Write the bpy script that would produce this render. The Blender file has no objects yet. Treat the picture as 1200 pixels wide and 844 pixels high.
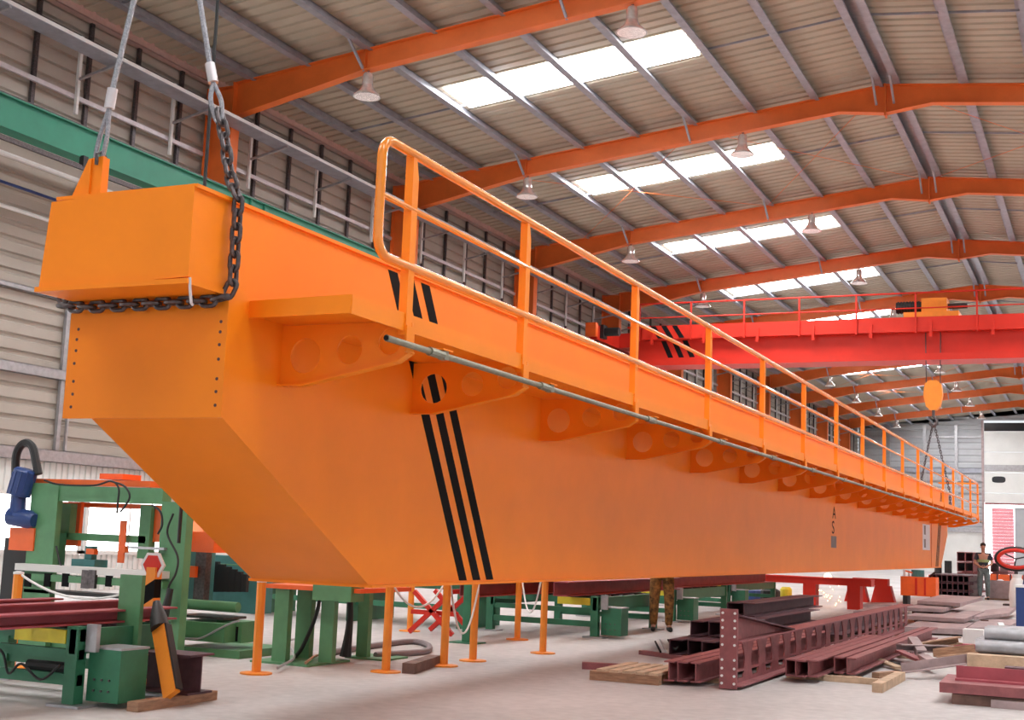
import bpy, bmesh, math, random
from mathutils import Vector, Matrix
random.seed(7)
PI = math.pi
SC = bpy.context.scene
COL = SC.collection

# ------------------------------------------------------------------ camera
EYE = Vector((0, 0, 1.35))
FPX = 1520.45
_yaw, _pit, _rol = math.radians(-24.859), math.radians(7.823), math.radians(2.224)
_f = Vector((math.sin(_yaw) * math.cos(_pit), math.cos(_yaw) * math.cos(_pit), math.sin(_pit)))
_r0 = Vector((math.cos(_yaw), -math.sin(_yaw), 0))
_u0 = _r0.cross(_f)
_r = math.cos(_rol) * _r0 + math.sin(_rol) * _u0
_u = -math.sin(_rol) * _r0 + math.cos(_rol) * _u0
cam = bpy.data.cameras.new('camera')
cam.sensor_fit = 'HORIZONTAL'
cam.sensor_width = 36
cam.lens = 36 * FPX / 1200
cam.clip_end = 400
camo = bpy.data.objects.new('camera', cam)
COL.objects.link(camo)
camo.matrix_world = Matrix(((_r.x, _u.x, -_f.x, EYE.x), (_r.y, _u.y, -_f.y, EYE.y), (_r.z, _u.z, -_f.z, EYE.z), (0, 0, 0, 1)))
SC.camera = camo

# ------------------------------------------------------------------ world, exposure
SKYLIGHT = 17.0
w = bpy.data.worlds.new('world')
SC.world = w
w.use_nodes = True
bg = w.node_tree.nodes['Background']
bg.inputs[0].default_value = (0.93, 0.96, 1.0, 1)
bg.inputs[1].default_value = 0.62
vs = SC.view_settings
vs.view_transform = 'Standard'
vs.look = 'None'
vs.exposure = 0.62
vs.gamma = 1
vs.use_curve_mapping = False
SC.cycles.use_denoising = True
SC.cycles.max_bounces = 8
SC.cycles.diffuse_bounces = 5

# ------------------------------------------------------------------ pixel helpers (1200 x 844 frame)
def ray(x, y):
    return _r * ((x - 600) / FPX) - _u * ((y - 422) / FPX) + _f
def onz(x, y, z=0.0):
    d = ray(x, y); return EYE + d * ((z - EYE.z) / d.z)
def onx(x, y, X):
    d = ray(x, y); return EYE + d * (X / d.x)
def ony(x, y, Y):
    d = ray(x, y); return EYE + d * (Y / d.y)

# ------------------------------------------------------------------ materials
MATS = {}
def mat(name, col, rough=0.5, metal=0.0, noise=0.12, scale=6.0, bump=0.0, emit=0.0, spec=0.5, stretch=(1, 1, 1), col2=None, coat=0.0):
    m = bpy.data.materials.new(name)
    m.use_nodes = True
    nt = m.node_tree
    b = nt.nodes['Principled BSDF']
    b.inputs['Roughness'].default_value = rough
    b.inputs['Metallic'].default_value = metal
    b.inputs['Specular IOR Level'].default_value = spec
    b.inputs['Coat Weight'].default_value = coat
    b.inputs['Base Color'].default_value = (*col, 1)
    if noise > 0:
        tc = nt.nodes.new('ShaderNodeTexCoord')
        mp = nt.nodes.new('ShaderNodeMapping')
        mp.inputs['Scale'].default_value = stretch
        nz = nt.nodes.new('ShaderNodeTexNoise')
        nz.inputs['Scale'].default_value = scale
        nz.inputs['Detail'].default_value = 5
        nz.inputs['Roughness'].default_value = 0.6
        rp = nt.nodes.new('ShaderNodeValToRGB')
        c2 = col2 if col2 else tuple(min(1, c * (1 + noise)) for c in col)
        c1 = tuple(c * (1 - noise) for c in col)
        rp.color_ramp.elements[0].position = 0.3
        rp.color_ramp.elements[1].position = 0.7
        rp.color_ramp.elements[0].color = (*c1, 1)
        rp.color_ramp.elements[1].color = (*c2, 1)
        nt.links.new(tc.outputs['Object'], mp.inputs['Vector'])
        nt.links.new(mp.outputs['Vector'], nz.inputs['Vector'])
        nt.links.new(nz.outputs['Fac'], rp.inputs['Fac'])
        nt.links.new(rp.outputs['Color'], b.inputs['Base Color'])
        if bump > 0:
            bp = nt.nodes.new('ShaderNodeBump')
            bp.inputs['Strength'].default_value = bump
            bp.inputs['Distance'].default_value = 0.02
            nt.links.new(nz.outputs['Fac'], bp.inputs['Height'])
            nt.links.new(bp.outputs['Normal'], b.inputs['Normal'])
    if emit > 0:
        b.inputs['Emission Color'].default_value = (*col, 1)
        b.inputs['Emission Strength'].default_value = emit
    MATS[name] = m
    return m
mat('orange', (0.93, 0.245, 0.008), 0.45, noise=0.05, scale=1.3, spec=0.3)
mat('orange_rail', (0.90, 0.27, 0.025), 0.25, noise=0.04, scale=2, coat=0.4)
mat('orange_frame', (0.76, 0.16, 0.025), 0.5, noise=0.08, scale=2)
mat('orange_post', (0.86, 0.27, 0.02), 0.5, noise=0.07, scale=5)
mat('orange_machine', (0.85, 0.13, 0.015), 0.45, noise=0.08, scale=4)
mat('black_paint', (0.008, 0.008, 0.009), 0.85, noise=0.1, spec=0.15)
mat('red', (0.60, 0.028, 0.014), 0.45, noise=0.07, scale=1.5, spec=0.3)
mat('green_runway', (0.02, 0.2, 0.125), 0.45, noise=0.12, scale=1.5)
mat('green', (0.10, 0.27, 0.125), 0.5, noise=0.12, scale=5)
mat('green_dark', (0.03, 0.175, 0.09), 0.5, noise=0.15, scale=5)
mat('teal', (0.05, 0.2, 0.2), 0.5, noise=0.15, scale=6)
mat('blue', (0.022, 0.055, 0.20), 0.35, noise=0.1, scale=6)
mat('maroon', (0.27, 0.08, 0.085), 0.55, noise=0.22, scale=9, bump=0.15)
mat('maroon_dark', (0.085, 0.03, 0.04), 0.6, noise=0.25, scale=9, bump=0.15)
mat('maroon_bright', (0.36, 0.07, 0.09), 0.55, noise=0.15, scale=6)
mat('rust_plate', (0.36, 0.265, 0.265), 0.6, noise=0.25, scale=4)
mat('steel', (0.42, 0.42, 0.44), 0.4, metal=0.55, noise=0.15, scale=8)
mat('purlin', (0.33, 0.345, 0.40), 0.45, metal=0.35, noise=0.15, scale=4)
mat('chain_steel', (0.10, 0.085, 0.088), 0.38, metal=0.6, noise=0.4, scale=30)
mat('rope', (0.30, 0.30, 0.33), 0.45, metal=0.5, noise=0.35, scale=60, bump=0.4)
mat('ferrule', (0.62, 0.58, 0.60), 0.4, metal=0.4, noise=0.1)
mat('galv', (0.25, 0.25, 0.19), 0.4, metal=0.5, noise=0.15, scale=20)
mat('roof', (0.44, 0.39, 0.305), 0.6, noise=0.07, scale=1.2)
mat('wall', (0.42, 0.375, 0.325), 0.6, noise=0.06, scale=1.2)
mat('wall_grey', (0.40, 0.41, 0.43), 0.6, noise=0.06, scale=1.2)
mat('wall_white', (0.70, 0.70, 0.68), 0.6, noise=0.05, scale=1.2)
mat('pink_trim', (0.55, 0.38, 0.35), 0.5, noise=0.1)
mat('white', (0.75, 0.75, 0.74), 0.45, noise=0.05)
mat('pink', (0.82, 0.33, 0.38), 0.5, noise=0.05)
mat('yellow', (0.72, 0.62, 0.04), 0.5, noise=0.1)
mat('wood', (0.36, 0.20, 0.12), 0.7, noise=0.35, scale=7, stretch=(1, 1, 6), bump=0.3)
mat('wood_pale', (0.52, 0.36, 0.24), 0.7, noise=0.25, scale=7, bump=0.3)
mat('wood_dark', (0.17, 0.09, 0.07), 0.7, noise=0.35, scale=7, bump=0.3)
mat('rubber', (0.015, 0.015, 0.016), 0.55, noise=0.1)
mat('hose_grey', (0.22, 0.18, 0.19), 0.6, noise=0.15)
mat('skin', (0.48, 0.24, 0.16), 0.5, noise=0.06)
mat('shirt_dark', (0.028, 0.032, 0.05), 0.8, noise=0.2)
mat('shirt_band', (0.30, 0.36, 0.16), 0.8, noise=0.15)
mat('jeans', (0.13, 0.16, 0.16), 0.85, noise=0.25, scale=12)
mat('camo', (0.13, 0.06, 0.02), 0.85, noise=0.85, scale=14, col2=(0.42, 0.19, 0.05))
mat('hair', (0.02, 0.013, 0.01), 0.7)
mat('sky_panel', (1.0, 1.0, 1.0), 0.5, noise=0, emit=SKYLIGHT)
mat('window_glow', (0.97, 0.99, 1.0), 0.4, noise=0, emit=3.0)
mat('window_dull', (0.95, 0.98, 1.0), 0.4, noise=0, emit=0.35)  # weak glow for the added fill panes in the unseen right wall
mat('glass_dark', (0.03, 0.035, 0.04), 0.15, noise=0)
mat('lamp_alu', (0.80, 0.76, 0.75), 0.14, metal=0.65, noise=0.15, scale=12)
mat('lamp_lens', (0.82, 0.74, 0.72), 0.12, noise=0.25, scale=25, emit=0.25)
mat('paper', (0.75, 0.74, 0.78), 0.6, noise=0.05)
mat('grey_print', (0.20, 0.16, 0.15), 0.6, noise=0.2)
mat('spark', (1.0, 0.55, 0.2), 0.5, noise=0, emit=8.0)
mat('brown_box', (0.30, 0.19, 0.10), 0.7)

def floor_mat():
    m = bpy.data.materials.new('concrete')
    m.use_nodes = True
    nt = m.node_tree; b = nt.nodes['Principled BSDF']
    tc = nt.nodes.new('ShaderNodeTexCoord')
    n1 = nt.nodes.new('ShaderNodeTexNoise'); n1.inputs['Scale'].default_value = 0.35; n1.inputs['Detail'].default_value = 7
    n2 = nt.nodes.new('ShaderNodeTexNoise'); n2.inputs['Scale'].default_value = 9; n2.inputs['Detail'].default_value = 6
    mx = nt.nodes.new('ShaderNodeMix'); mx.data_type = 'FLOAT'; mx.inputs[0].default_value = 0.35
    rp = nt.nodes.new('ShaderNodeValToRGB')
    rp.color_ramp.elements[0].position = 0.34; rp.color_ramp.elements[0].color = (0.38, 0.355, 0.35, 1)
    rp.color_ramp.elements[1].position = 0.66; rp.color_ramp.elements[1].color = (0.60, 0.565, 0.55, 1)
    for n in (n1, n2): nt.links.new(tc.outputs['Object'], n.inputs['Vector'])
    nt.links.new(n1.outputs['Fac'], mx.inputs[2]); nt.links.new(n2.outputs['Fac'], mx.inputs[3])
    nt.links.new(mx.outputs[0], rp.inputs['Fac']); nt.links.new(rp.outputs['Color'], b.inputs['Base Color'])
    b.inputs['Roughness'].default_value = 0.55
    MATS['concrete'] = m
floor_mat()

# ------------------------------------------------------------------ mesh builder
class MB:
    def __init__(s): s.v = []; s.f = []
    def add(s, vs, fs):
        n = len(s.v); s.v += [tuple(v) for v in vs]; s.f += [tuple(i + n for i in f) for f in fs]; return s
    def box(s, x0, x1, y0, y1, z0, z1):
        if x0 > x1: x0, x1 = x1, x0
        if y0 > y1: y0, y1 = y1, y0
        if z0 > z1: z0, z1 = z1, z0
        return s.add([(x0,y0,z0),(x1,y0,z0),(x1,y1,z0),(x0,y1,z0),(x0,y0,z1),(x1,y0,z1),(x1,y1,z1),(x0,y1,z1)],
                     [(0,3,2,1),(4,5,6,7),(0,1,5,4),(1,2,6,5),(2,3,7,6),(3,0,4,7)])
    def bar(s, p0, p1, w, h, up=(0, 0, 1)):          # rectangular bar from p0 to p1, w sideways, h along up
        p0 = Vector(p0); p1 = Vector(p1); d = (p1 - p0).normalized(); up = Vector(up)
        a = d.cross(up)
        if a.length < 1e-4: a = d.cross(Vector((1, 0, 0)))
        a.normalize(); b = a.cross(d).normalized()
        a *= w / 2; b *= h / 2
        vs = [p + sx * a + sy * b for p in (p0, p1) for sx, sy in ((-1,-1),(1,-1),(1,1),(-1,1))]
        return s.add(vs, [(0,1,2,3),(7,6,5,4),(0,4,5,1),(1,5,6,2),(2,6,7,3),(3,7,4,0)])
    def prism(s, poly, axis, a, b):                   # polygon extruded along axis between a and b
        def pt(p, t):
            return (t, p[0], p[1]) if axis == 'x' else (p[0], t, p[1]) if axis == 'y' else (p[0], p[1], t)
        n = len(poly)
        vs = [pt(p, a) for p in poly] + [pt(p, b) for p in poly]
        return s.add(vs, [tuple(range(n))[::-1], tuple(range(n, 2 * n))] + [(i, (i + 1) % n, n + (i + 1) % n, n + i) for i in range(n)])
    def tube(s, pts, r, n=8, closed=False, caps=True):
        pts = [Vector(p) for p in pts]; m = len(pts); rings = []
        rs = r if isinstance(r, (list, tuple)) else [r] * m
        prev = None
        for i, p in enumerate(pts):
            if closed: d = pts[(i + 1) % m] - pts[i - 1]
            else: d = pts[min(i + 1, m - 1)] - pts[max(i - 1, 0)]
            d.normalize()
            if prev is None:
                ref = Vector((0, 0, 1)) if abs(d.z) < 0.9 else Vector((1, 0, 0))
                a = d.cross(ref).normalized()
            else:
                a = (prev - d * prev.dot(d)).normalized()
            prev = a; b = d.cross(a)
            rings.append([p + rs[i] * (math.cos(2*PI*k/n) * a + math.sin(2*PI*k/n) * b) for k in range(n)])
        vs = [v for rg in rings for v in rg]; fs = []
        for i in range(m if closed else m - 1):
            j = (i + 1) % m
            for k in range(n):
                fs.append((i*n+k, i*n+(k+1)%n, j*n+(k+1)%n, j*n+k))
        if caps and not closed:
            fs.append(tuple(range(n))[::-1]); fs.append(tuple(range((m-1)*n, m*n)))
        return s.add(vs, fs)
    def cyl(s, p0, p1, r, n=12): return s.tube([p0, p1], r, n)
    def lathe(s, prof, c=(0, 0, 0), n=16, axis='z'):
        vs = []; fs = []
        for r, h in prof:
            for k in range(n):
                x, y = r * math.cos(2*PI*k/n), r * math.sin(2*PI*k/n)
                q = (x, y, h) if axis == 'z' else (x, h, y) if axis == 'y' else (h, x, y)
                vs.append((c[0]+q[0], c[1]+q[1], c[2]+q[2]))
        for i in range(len(prof)-1):
            for k in range(n): fs.append((i*n+k, i*n+(k+1)%n, (i+1)*n+(k+1)%n, (i+1)*n+k))
        fs.append(tuple(range(n))[::-1]); fs.append(tuple(range((len(prof)-1)*n, len(prof)*n)))
        return s.add(vs, fs)
    def mesh(s, name, mt, smooth=False):
        me = bpy.data.meshes.new(name); me.from_pydata(s.v, [], s.f); me.validate()
        bm = bmesh.new(); bm.from_mesh(me); bmesh.ops.recalc_face_normals(bm, faces=bm.faces); bm.to_mesh(me); bm.free()
        me.materials.append(MATS[mt])
        if smooth:
            me.polygons.foreach_set('use_smooth', [True] * len(me.polygons))
            me.set_sharp_from_angle(angle=math.radians(40))
        me.update(); return me

def world_of(o):
    if o is None: return Matrix()
    return Matrix.Translation(o.location) @ o.rotation_euler.to_matrix().to_4x4() if o.parent is None else Matrix()
def tag(o, label=None, cat=None, group=None, kind=None):
    if label: o['label'] = label
    if cat: o['category'] = cat
    if group: o['group'] = group
    if kind: o['kind'] = kind
    return o
def thing(name, label, cat, loc=(0, 0, 0), group=None, kind=None):
    o = bpy.data.objects.new(name, None); o.empty_display_size = 0.2
    COL.objects.link(o); o.location = loc
    return tag(o, label, cat, group, kind)
def link(name, me, parent=None, label=None):         # mesh in world coordinates, child of parent
    o = bpy.data.objects.new(name, me); COL.objects.link(o)
    if parent:
        o.parent = parent; o.matrix_parent_inverse = world_of(parent).inverted()
    if label: o['label'] = label
    return o
def part(mb, name, mt, parent, smooth=False, label=None):
    return link(name, mb.mesh(name, mt, smooth), parent, label)
def solo(mb, name, mt, label=None, cat=None, group=None, smooth=False, kind=None):   # one-mesh thing, origin at its base
    n = len(mb.v); cx = sum(v[0] for v in mb.v)/n; cy = sum(v[1] for v in mb.v)/n; cz = min(v[2] for v in mb.v)
    mb.v = [(v[0]-cx, v[1]-cy, v[2]-cz) for v in mb.v]
    o = bpy.data.objects.new(name, mb.mesh(name, mt, smooth)); COL.objects.link(o); o.location = (cx, cy, cz)
    return tag(o, label, cat, group, kind)
def copy_tree(o, parent=None):
    c = o.copy(); COL.objects.link(c); c.parent = parent
    if parent: c.matrix_parent_inverse = o.matrix_parent_inverse.copy()
    for ch in [x for x in o.children]: copy_tree(ch, c)
    return c
def place(o, loc, rz=0):
    o.location = loc; o.rotation_euler = (0, 0, rz); return o
def inst(name, me, parent, mw):                       # shared mesh placed by world matrix under parent
    o = bpy.data.objects.new(name, me); COL.objects.link(o)
    if parent:
        o.parent = parent; o.matrix_parent_inverse = world_of(parent).inverted()
    o.matrix_basis = mw
    return o
def pbox(mb, x0, y0, x1, y1, Y, d):                   # box whose front face (at Y) covers a pixel rectangle
    a = ony(x0, y0, Y); b = ony(x1, y1, Y)
    return mb.box(a.x, b.x, Y, Y + d, b.z, a.z)
def holed_plate(name, outer, holes, th, mt):          # flat plate with round/oval holes, in local XY, thickness along Z
    cu = bpy.data.curves.new(name, 'CURVE'); cu.dimensions = '2D'; cu.fill_mode = 'BOTH'; cu.extrude = th / 2
    for loop in [outer] + holes:
        sp = cu.splines.new('POLY'); sp.points.add(len(loop) - 1)
        for p, q in zip(sp.points, loop): p.co = (q[0], q[1], 0, 1)
        sp.use_cyclic_u = True
    o = bpy.data.objects.new(name, cu); COL.objects.link(o)
    dg = bpy.context.evaluated_depsgraph_get()
    me = bpy.data.meshes.new_from_object(o.evaluated_get(dg))
    bpy.data.objects.remove(o); bpy.data.curves.remove(cu)
    me.name = name; me.materials.clear(); me.materials.append(MATS[mt])
    return me
def ring(cx, cy, rx, ry, n=20): return [(cx + rx*math.cos(2*PI*k/n), cy + ry*math.sin(2*PI*k/n)) for k in range(n)]
def catenary(a, b, sag, n=12):
    a = Vector(a); b = Vector(b)
    return [a.lerp(b, t/n) - Vector((0, 0, sag * 4 * (t/n) * (1 - t/n))) for t in range(n+1)]
def curve_pts(pts, n=6):                              # Catmull-Rom through points
    P = [Vector(p) for p in pts]; P = [P[0]*2-P[1]] + P + [P[-1]*2-P[-2]]; out = []
    for i in range(1, len(P)-2):
        for k in range(n):
            t = k/n
            out.append(0.5*((2*P[i]) + (P[i+1]-P[i-1])*t + (2*P[i-1]-5*P[i]+4*P[i+1]-P[i+2])*t*t + (3*P[i]-P[i-1]-3*P[i+1]+P[i+2])*t**3))
    out.append(P[-2]); return out

# ------------------------------------------------------------------ hall: floor, roof, walls, frames
BAY = 8.519
FR = [23.022 + BAY*k for k in range(-3, 10)]          # portal frames along the hall
Y0, YG = FR[0] - 2.0, 23.022 + BAY*10                 # open near end, far gable
RX, RZ, SL = -4.79, 12.73, 0.108                      # ridge position, rafter top, roof slope
XL, XR = -18.6, 9.02                                  # inner faces of the long walls
def ztop(x): return RZ - abs(x - RX) * SL
solo(MB().box(-24, 14, Y0 - 12, YG + 6, -0.2, 0), 'floor', 'concrete', kind='structure')

ceiling = thing('ceiling', None, None, (RX, 50, ztop(RX)), kind='structure')
def sheet_profile(L, pitch, h):
    pts = []; n = max(1, round(L / pitch)); p = L / n
    for i in range(n):
        a = i * p; pts += [(a, 0), (a + p*.62, 0), (a + p*.70, h), (a + p*.92, h)]
    return pts + [(L, 0)]
def roof_sheet(side):
    mb = MB(); pr = sheet_profile(BAY, 0.36, 0.04)
    xa, xb = RX, (XL - .3 if side < 0 else XR + .3)
    vs = [(xa, y, ztop(xa) + .25 + dz) for y, dz in pr] + [(xb, y, ztop(xb) + .25 + dz) for y, dz in pr]
    n = len(pr)
    mb.add(vs, [(i, i+1, n+i+1, n+i) for i in range(n-1)])
    return mb.mesh('roof_sheet', 'roof')
bays = [FR[0] - BAY] + FR
for side in (-1, 1):
    me = roof_sheet(side)
    for y in bays:
        inst('roof_sheet', me, ceiling, Matrix.Translation((0, y, 0)))
PURL = [RX - .21 - 1.571 * i for i in range(8)] + [-17.45]
PURR = [RX + .21 + 1.571 * i for i in range(8)] + [7.85]
for x in PURL + PURR:
    s = -1 if x < RX else 1
    mb = MB(); z = ztop(x)
    mb.box(x - .012, x + .012, Y0, YG, z - .01, z + .24)
    mb.box(x - .012, x + .17, Y0, YG, z - .012, z + .004); mb.box(x + .158, x + .17, Y0, YG, z, z + .03)
    mb.box(x - .12, x + .012, Y0, YG, z + .228, z + .245)
    part(mb, 'purlin', 'purlin', ceiling)
ridge_mb = MB().box(RX - .14, RX + .14, Y0, YG, ztop(RX) + .22, ztop(RX) + .25)
part(ridge_mb, 'ridge_cap', 'steel', ceiling)
sk_l = MB(); xa, xb = -14.25, -8.38
sk_l.add([(xa, 3.27, ztop(xa)+.215), (xb, 3.27, ztop(xb)+.215), (xb, 4.70, ztop(xb)+.215), (xa, 4.70, ztop(xa)+.215),
          (xa, 3.27, ztop(xa)+.243), (xb, 3.27, ztop(xb)+.243), (xb, 4.70, ztop(xb)+.243), (xa, 4.70, ztop(xa)+.243)],
         [(0,1,2,3),(4,5,6,7),(0,1,5,4),(2,3,7,6),(1,2,6,5),(3,0,4,7)])
sk_me = sk_l.mesh('skylight_panel', 'sky_panel')
sk_r = MB(); xa, xb = 2 * RX + 14.25, 2 * RX + 8.38
sk_r.add([(xa, 3.27, ztop(xa)+.215), (xb, 3.27, ztop(xb)+.215), (xb, 4.70, ztop(xb)+.215), (xa, 4.70, ztop(xa)+.215),
          (xa, 3.27, ztop(xa)+.243), (xb, 3.27, ztop(xb)+.243), (xb, 4.70, ztop(xb)+.243), (xa, 4.70, ztop(xa)+.243)],
         [(0,1,2,3),(4,5,6,7),(0,1,5,4),(2,3,7,6),(1,2,6,5),(3,0,4,7)])
sk_mr = sk_r.mesh('skylight_panel', 'sky_panel')
for y in FR:
    inst('skylight_panel', sk_me, ceiling, Matrix.Translation((0, y, 0)))
    inst('skylight_panel', sk_mr, ceiling, Matrix.Translation((0, y, 0)))
# sag bars halfway along each bay, and fly braces from purlins to the rafters
sag = MB()
for i in range(len(PURL) - 1):
    a, b = PURL[i], PURL[i+1]; sag.bar((a, BAY*.5, ztop(a)+.12), (b, BAY*.5, ztop(b)+.12), .03, .05)
    a, b = PURR[i], PURR[i+1]; sag.bar((a, BAY*.5, ztop(a)+.12), (b, BAY*.5, ztop(b)+.12), .03, .05)
sag_me = sag.mesh('sag_bar', 'purlin')
for y in FR: inst('sag_bar', sag_me, ceiling, Matrix.Translation((0, y, 0)))
fb = MB().bar((0, -.75, .02), (0, -.06, -.47), .05, .05); fb_me = fb.mesh('fly_brace', 'purlin')
for y in FR:
    for x in (PURL[0], PURL[3], PURL[6], PURR[0], PURR[3], PURR[6]):
        inst('fly_brace', fb_me, ceiling, Matrix.Translation((x, y, ztop(x))))
for y0 in (FR[4], FR[9], FR[10]):
    for (xa, xb) in ((PURL[3], PURL[7]), (PURL[0], PURL[3]), (PURR[0], PURR[4])):
        for q in (0, 1):
            part(MB().cyl((xa, y0 + .2, ztop(xa) - .05), (xb, y0 + BAY - .2, ztop(xb) - .05), .008, 5) if q else
                 MB().cyl((xb, y0 + .2, ztop(xb) - .05), (xa, y0 + BAY - .2, ztop(xa) - .05), .008, 5), 'bracing_rod', 'orange_frame', ceiling)

# portal frames
pf = thing('portal_frame', 'orange steel portal frame spanning the hall under the roof', 'frame', (0, 0, 0), 'orange portal frames carrying the roof')
def rafter(side):
    s = side; X = lambda d: RX + s * d                 # d = distance from ridge
    top = [(X(0), RZ), (X(13.0), ztop(X(13.0)))]
    bot = [(X(13.0), ztop(X(13)) - .78), (X(9.6), ztop(X(9.6)) - .46), (X(1.1), ztop(X(1.1)) - .46), (X(0), RZ - .72)]
    mb = MB().prism(top + bot, 'y', -.008, .008)
    mb.bar((X(0), 0, RZ - .01), (X(13.0), 0, ztop(X(13)) - .01), .24, .02)
    for a, b in zip(bot[:-1], bot[1:]): mb.bar((a[0], 0, a[1]), (b[0], 0, b[1]), .24, .022)
    mb.box(X(9.6) - .01, X(9.6) + .01, -.11, .11, ztop(X(9.6)) - .46, ztop(X(9.6)))
    return mb
part(rafter(-1), 'rafter', 'orange_frame', pf); part(rafter(1), 'rafter', 'orange_frame', pf)
part(MB().box(RX - .02, RX + .02, -.13, .13, RZ - .8, RZ + .01), 'ridge_plate', 'orange_frame', pf)
for s in (-1, 1):
    a, b = RX + s * 13.0, RX + s * 13.72
    mb = MB().box(a, b, -.008, .008, 0.03, ztop(a) - .1)
    mb.box(a - .012, a + .012, -.15, .15, .03, ztop(a) + .0); mb.box(b - .012, b + .012, -.15, .15, .03, ztop(b))
    mb.box(a, b, -.13, .13, ztop(a) - .80, ztop(a) - .78); mb.box(a, b, -.13, .13, ztop(b) - .02, ztop(b))
    part(mb, 'column', 'orange_frame', pf)
    part(MB().box(min(a, b) - .1, max(a, b) + .1, -.25, .25, 0, .03), 'base_plate', 'orange_frame', pf)
    part(MB().box(a - s * .75, a, -.09, .09, 7.55, 7.95), 'crane_corbel', 'orange_frame', pf)
FW = ['with its column behind the heavy lifting chain', 'with its column behind the first handrail post', 'second before the red bridge crane', 'next before the red bridge crane', 'first beyond the red bridge crane', 'second beyond the red bridge crane', 'third beyond the red bridge crane', 'third from the far gable wall', 'second from the far gable wall', 'next to the far gable wall']
VF = FR[3:]
for i, y in enumerate(VF):
    o = pf if i == 0 else copy_tree(pf)
    place(o, (0, y, 0)); o['label'] = 'orange steel portal frame ' + FW[i]

# high bay lamps under the rafters
lamp = thing('high_bay_lamp', 'bell shaped aluminium high bay lamp hanging below an orange rafter', 'lamp', (0, 0, 0), 'high bay lamps hanging from the rafters')
part(MB().lathe([(.12, 0), (.12, .2), (.09, .26), (.02, .27)], (0, 0, .27), 12), 'ballast_housing', 'lamp_alu', lamp, True)
mbl = MB().lathe([(.31, 0), (.30, .03), (.21, .11), (.14, .20), (.11, .28), (.07, .28), (.13, .19), (.195, .10), (.285, .02)], (0, 0, 0), 20)
part(mbl, 'reflector', 'lamp_alu', lamp, True)
part(MB().lathe([(.285, .0), (.288, .012), (.01, .016)], (0, 0, .0), 20), 'lens', 'lamp_lens', lamp)
part(MB().tube([(0, 0, .53), (0, 0, .56), (.03, 0, .58), (0, 0, .60), (-.02, 0, .58)], .012, 6), 'hook', 'chain_steel', lamp)
for i, (y, x) in enumerate([(y, x) for y in VF for x in (-14.35, -8.35)]):
    o = lamp if i == 0 else copy_tree(lamp)
    place(o, (x, y, ztop(x) - .46 - .60)); o['label'] = ('wall side', 'ridge side')[i % 2] + ' high bay lamp under the rafter ' + FW[i // 2]

# left wall
wl = thing('wall_left', None, None, (XL, 50, 0), kind='structure')
def wall_sheet(L, z0, z1, pitch, h, mt):
    pr = sheet_profile(z1 - z0, pitch, h); n = len(pr)
    mb = MB(); mb.add([(-d, 0, z0 + z) for z, d in pr] + [(-d, L, z0 + z) for z, d in pr], [(i, i+1, n+i+1, n+i) for i in range(n-1)])
    return mb.mesh('wall_sheet', mt)
me = wall_sheet(BAY, 2.7, 11.45, .30, .06, 'wall')
for y in bays: inst('wall_sheet', me, wl, Matrix.Translation((XL - .02, y, 0)))
def vsheet(L, z0, z1, pitch, h, mt):
    pr = sheet_profile(L, pitch, h); n = len(pr)
    mb = MB(); mb.add([(-d, y, z0) for y, d in pr] + [(-d, y, z1) for y, d in pr], [(i, i+1, n+i+1, n+i) for i in range(n-1)])
    return mb.mesh('lower_panel', mt)
mv = vsheet(BAY, 1.85, 2.7, .16, .03, 'wall_white'); mv2 = vsheet(BAY, 0, .72, .16, .03, 'wall_white')
for y in bays:
    inst('lower_panel', mv, wl, Matrix.Translation((XL - .02, y, 0))); inst('lower_panel', mv2, wl, Matrix.Translation((XL - .02, y, 0)))
for z0, z1, dx, mt in ((2.46, 2.70, .10, 'steel'), (4.06, 4.26, .12, 'steel'), (5.62, 5.72, .10, 'steel'), (11.36, 11.56, .2, 'pink_trim'), (10.82, 10.97, .14, 'chain_steel')):
    mb = MB(); mb.box(XL + dx - .008, XL + dx, Y0, YG, z0, z1); mb.box(XL, XL + dx, Y0, YG, z1 - .012, z1); mb.box(XL, XL + dx, Y0, YG, z0, z0 + .012)
    part(mb, 'wall_rail', mt, wl)
stud = MB().box(0, .07, -.045, .045, 2.7, 8.0); stud.box(0, .05, .22, .27, 2.7, 8.0); st_me = stud.mesh('wall_stud', 'steel')
stud2 = MB().box(0, .07, -.045, .045, 8.6, 11.4); st2 = stud2.mesh('wall_stud', 'maroon_dark')
stud2b = MB().box(0, .07, -.045, .045, 8.6, 11.4).mesh('wall_stud', 'chain_steel')
k = 0; y = Y0 + 1
while y < YG - 1:
    if min(abs(y - f) for f in FR) > .6:
        if k % 2 == 0: inst('wall_stud', st_me, wl, Matrix.Translation((XL + .01, y, 0)))
        inst('wall_stud', stud2b, wl, Matrix.Translation((XL + .01, y, 0)))
    y += 1.42; k += 1
# window strip of the left wall, low behind the machines
n = 0
for i, y in enumerate(bays):
    for j in range(3):
        n += 1
        wn = thing('window_%d' % n, None, None, (XL, y + 1.2 + j * 2.6, .72), kind='structure')
        a = y + .35 + j * 2.7; b = a + 2.45
        part(MB().box(XL - .03, XL - .015, a, b, .78, 1.80), 'pane', 'window_glow', wn)
        fr = MB(); fr.box(XL - .04, XL + .03, a - .1, a, .72, 1.85); fr.box(XL - .04, XL + .03, b, b + .1, .72, 1.85)
        fr.box(XL - .04, XL + .03, a - .1, b + .1, .70, .78); fr.box(XL - .04, XL + .03, a - .1, b + .1, 1.80, 1.87); fr.box(XL - .02, XL + .02, (a+b)/2 - .025, (a+b)/2 + .025, .78, 1.8)
        part(fr, 'window_frame', 'wall_white', wn)
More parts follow.
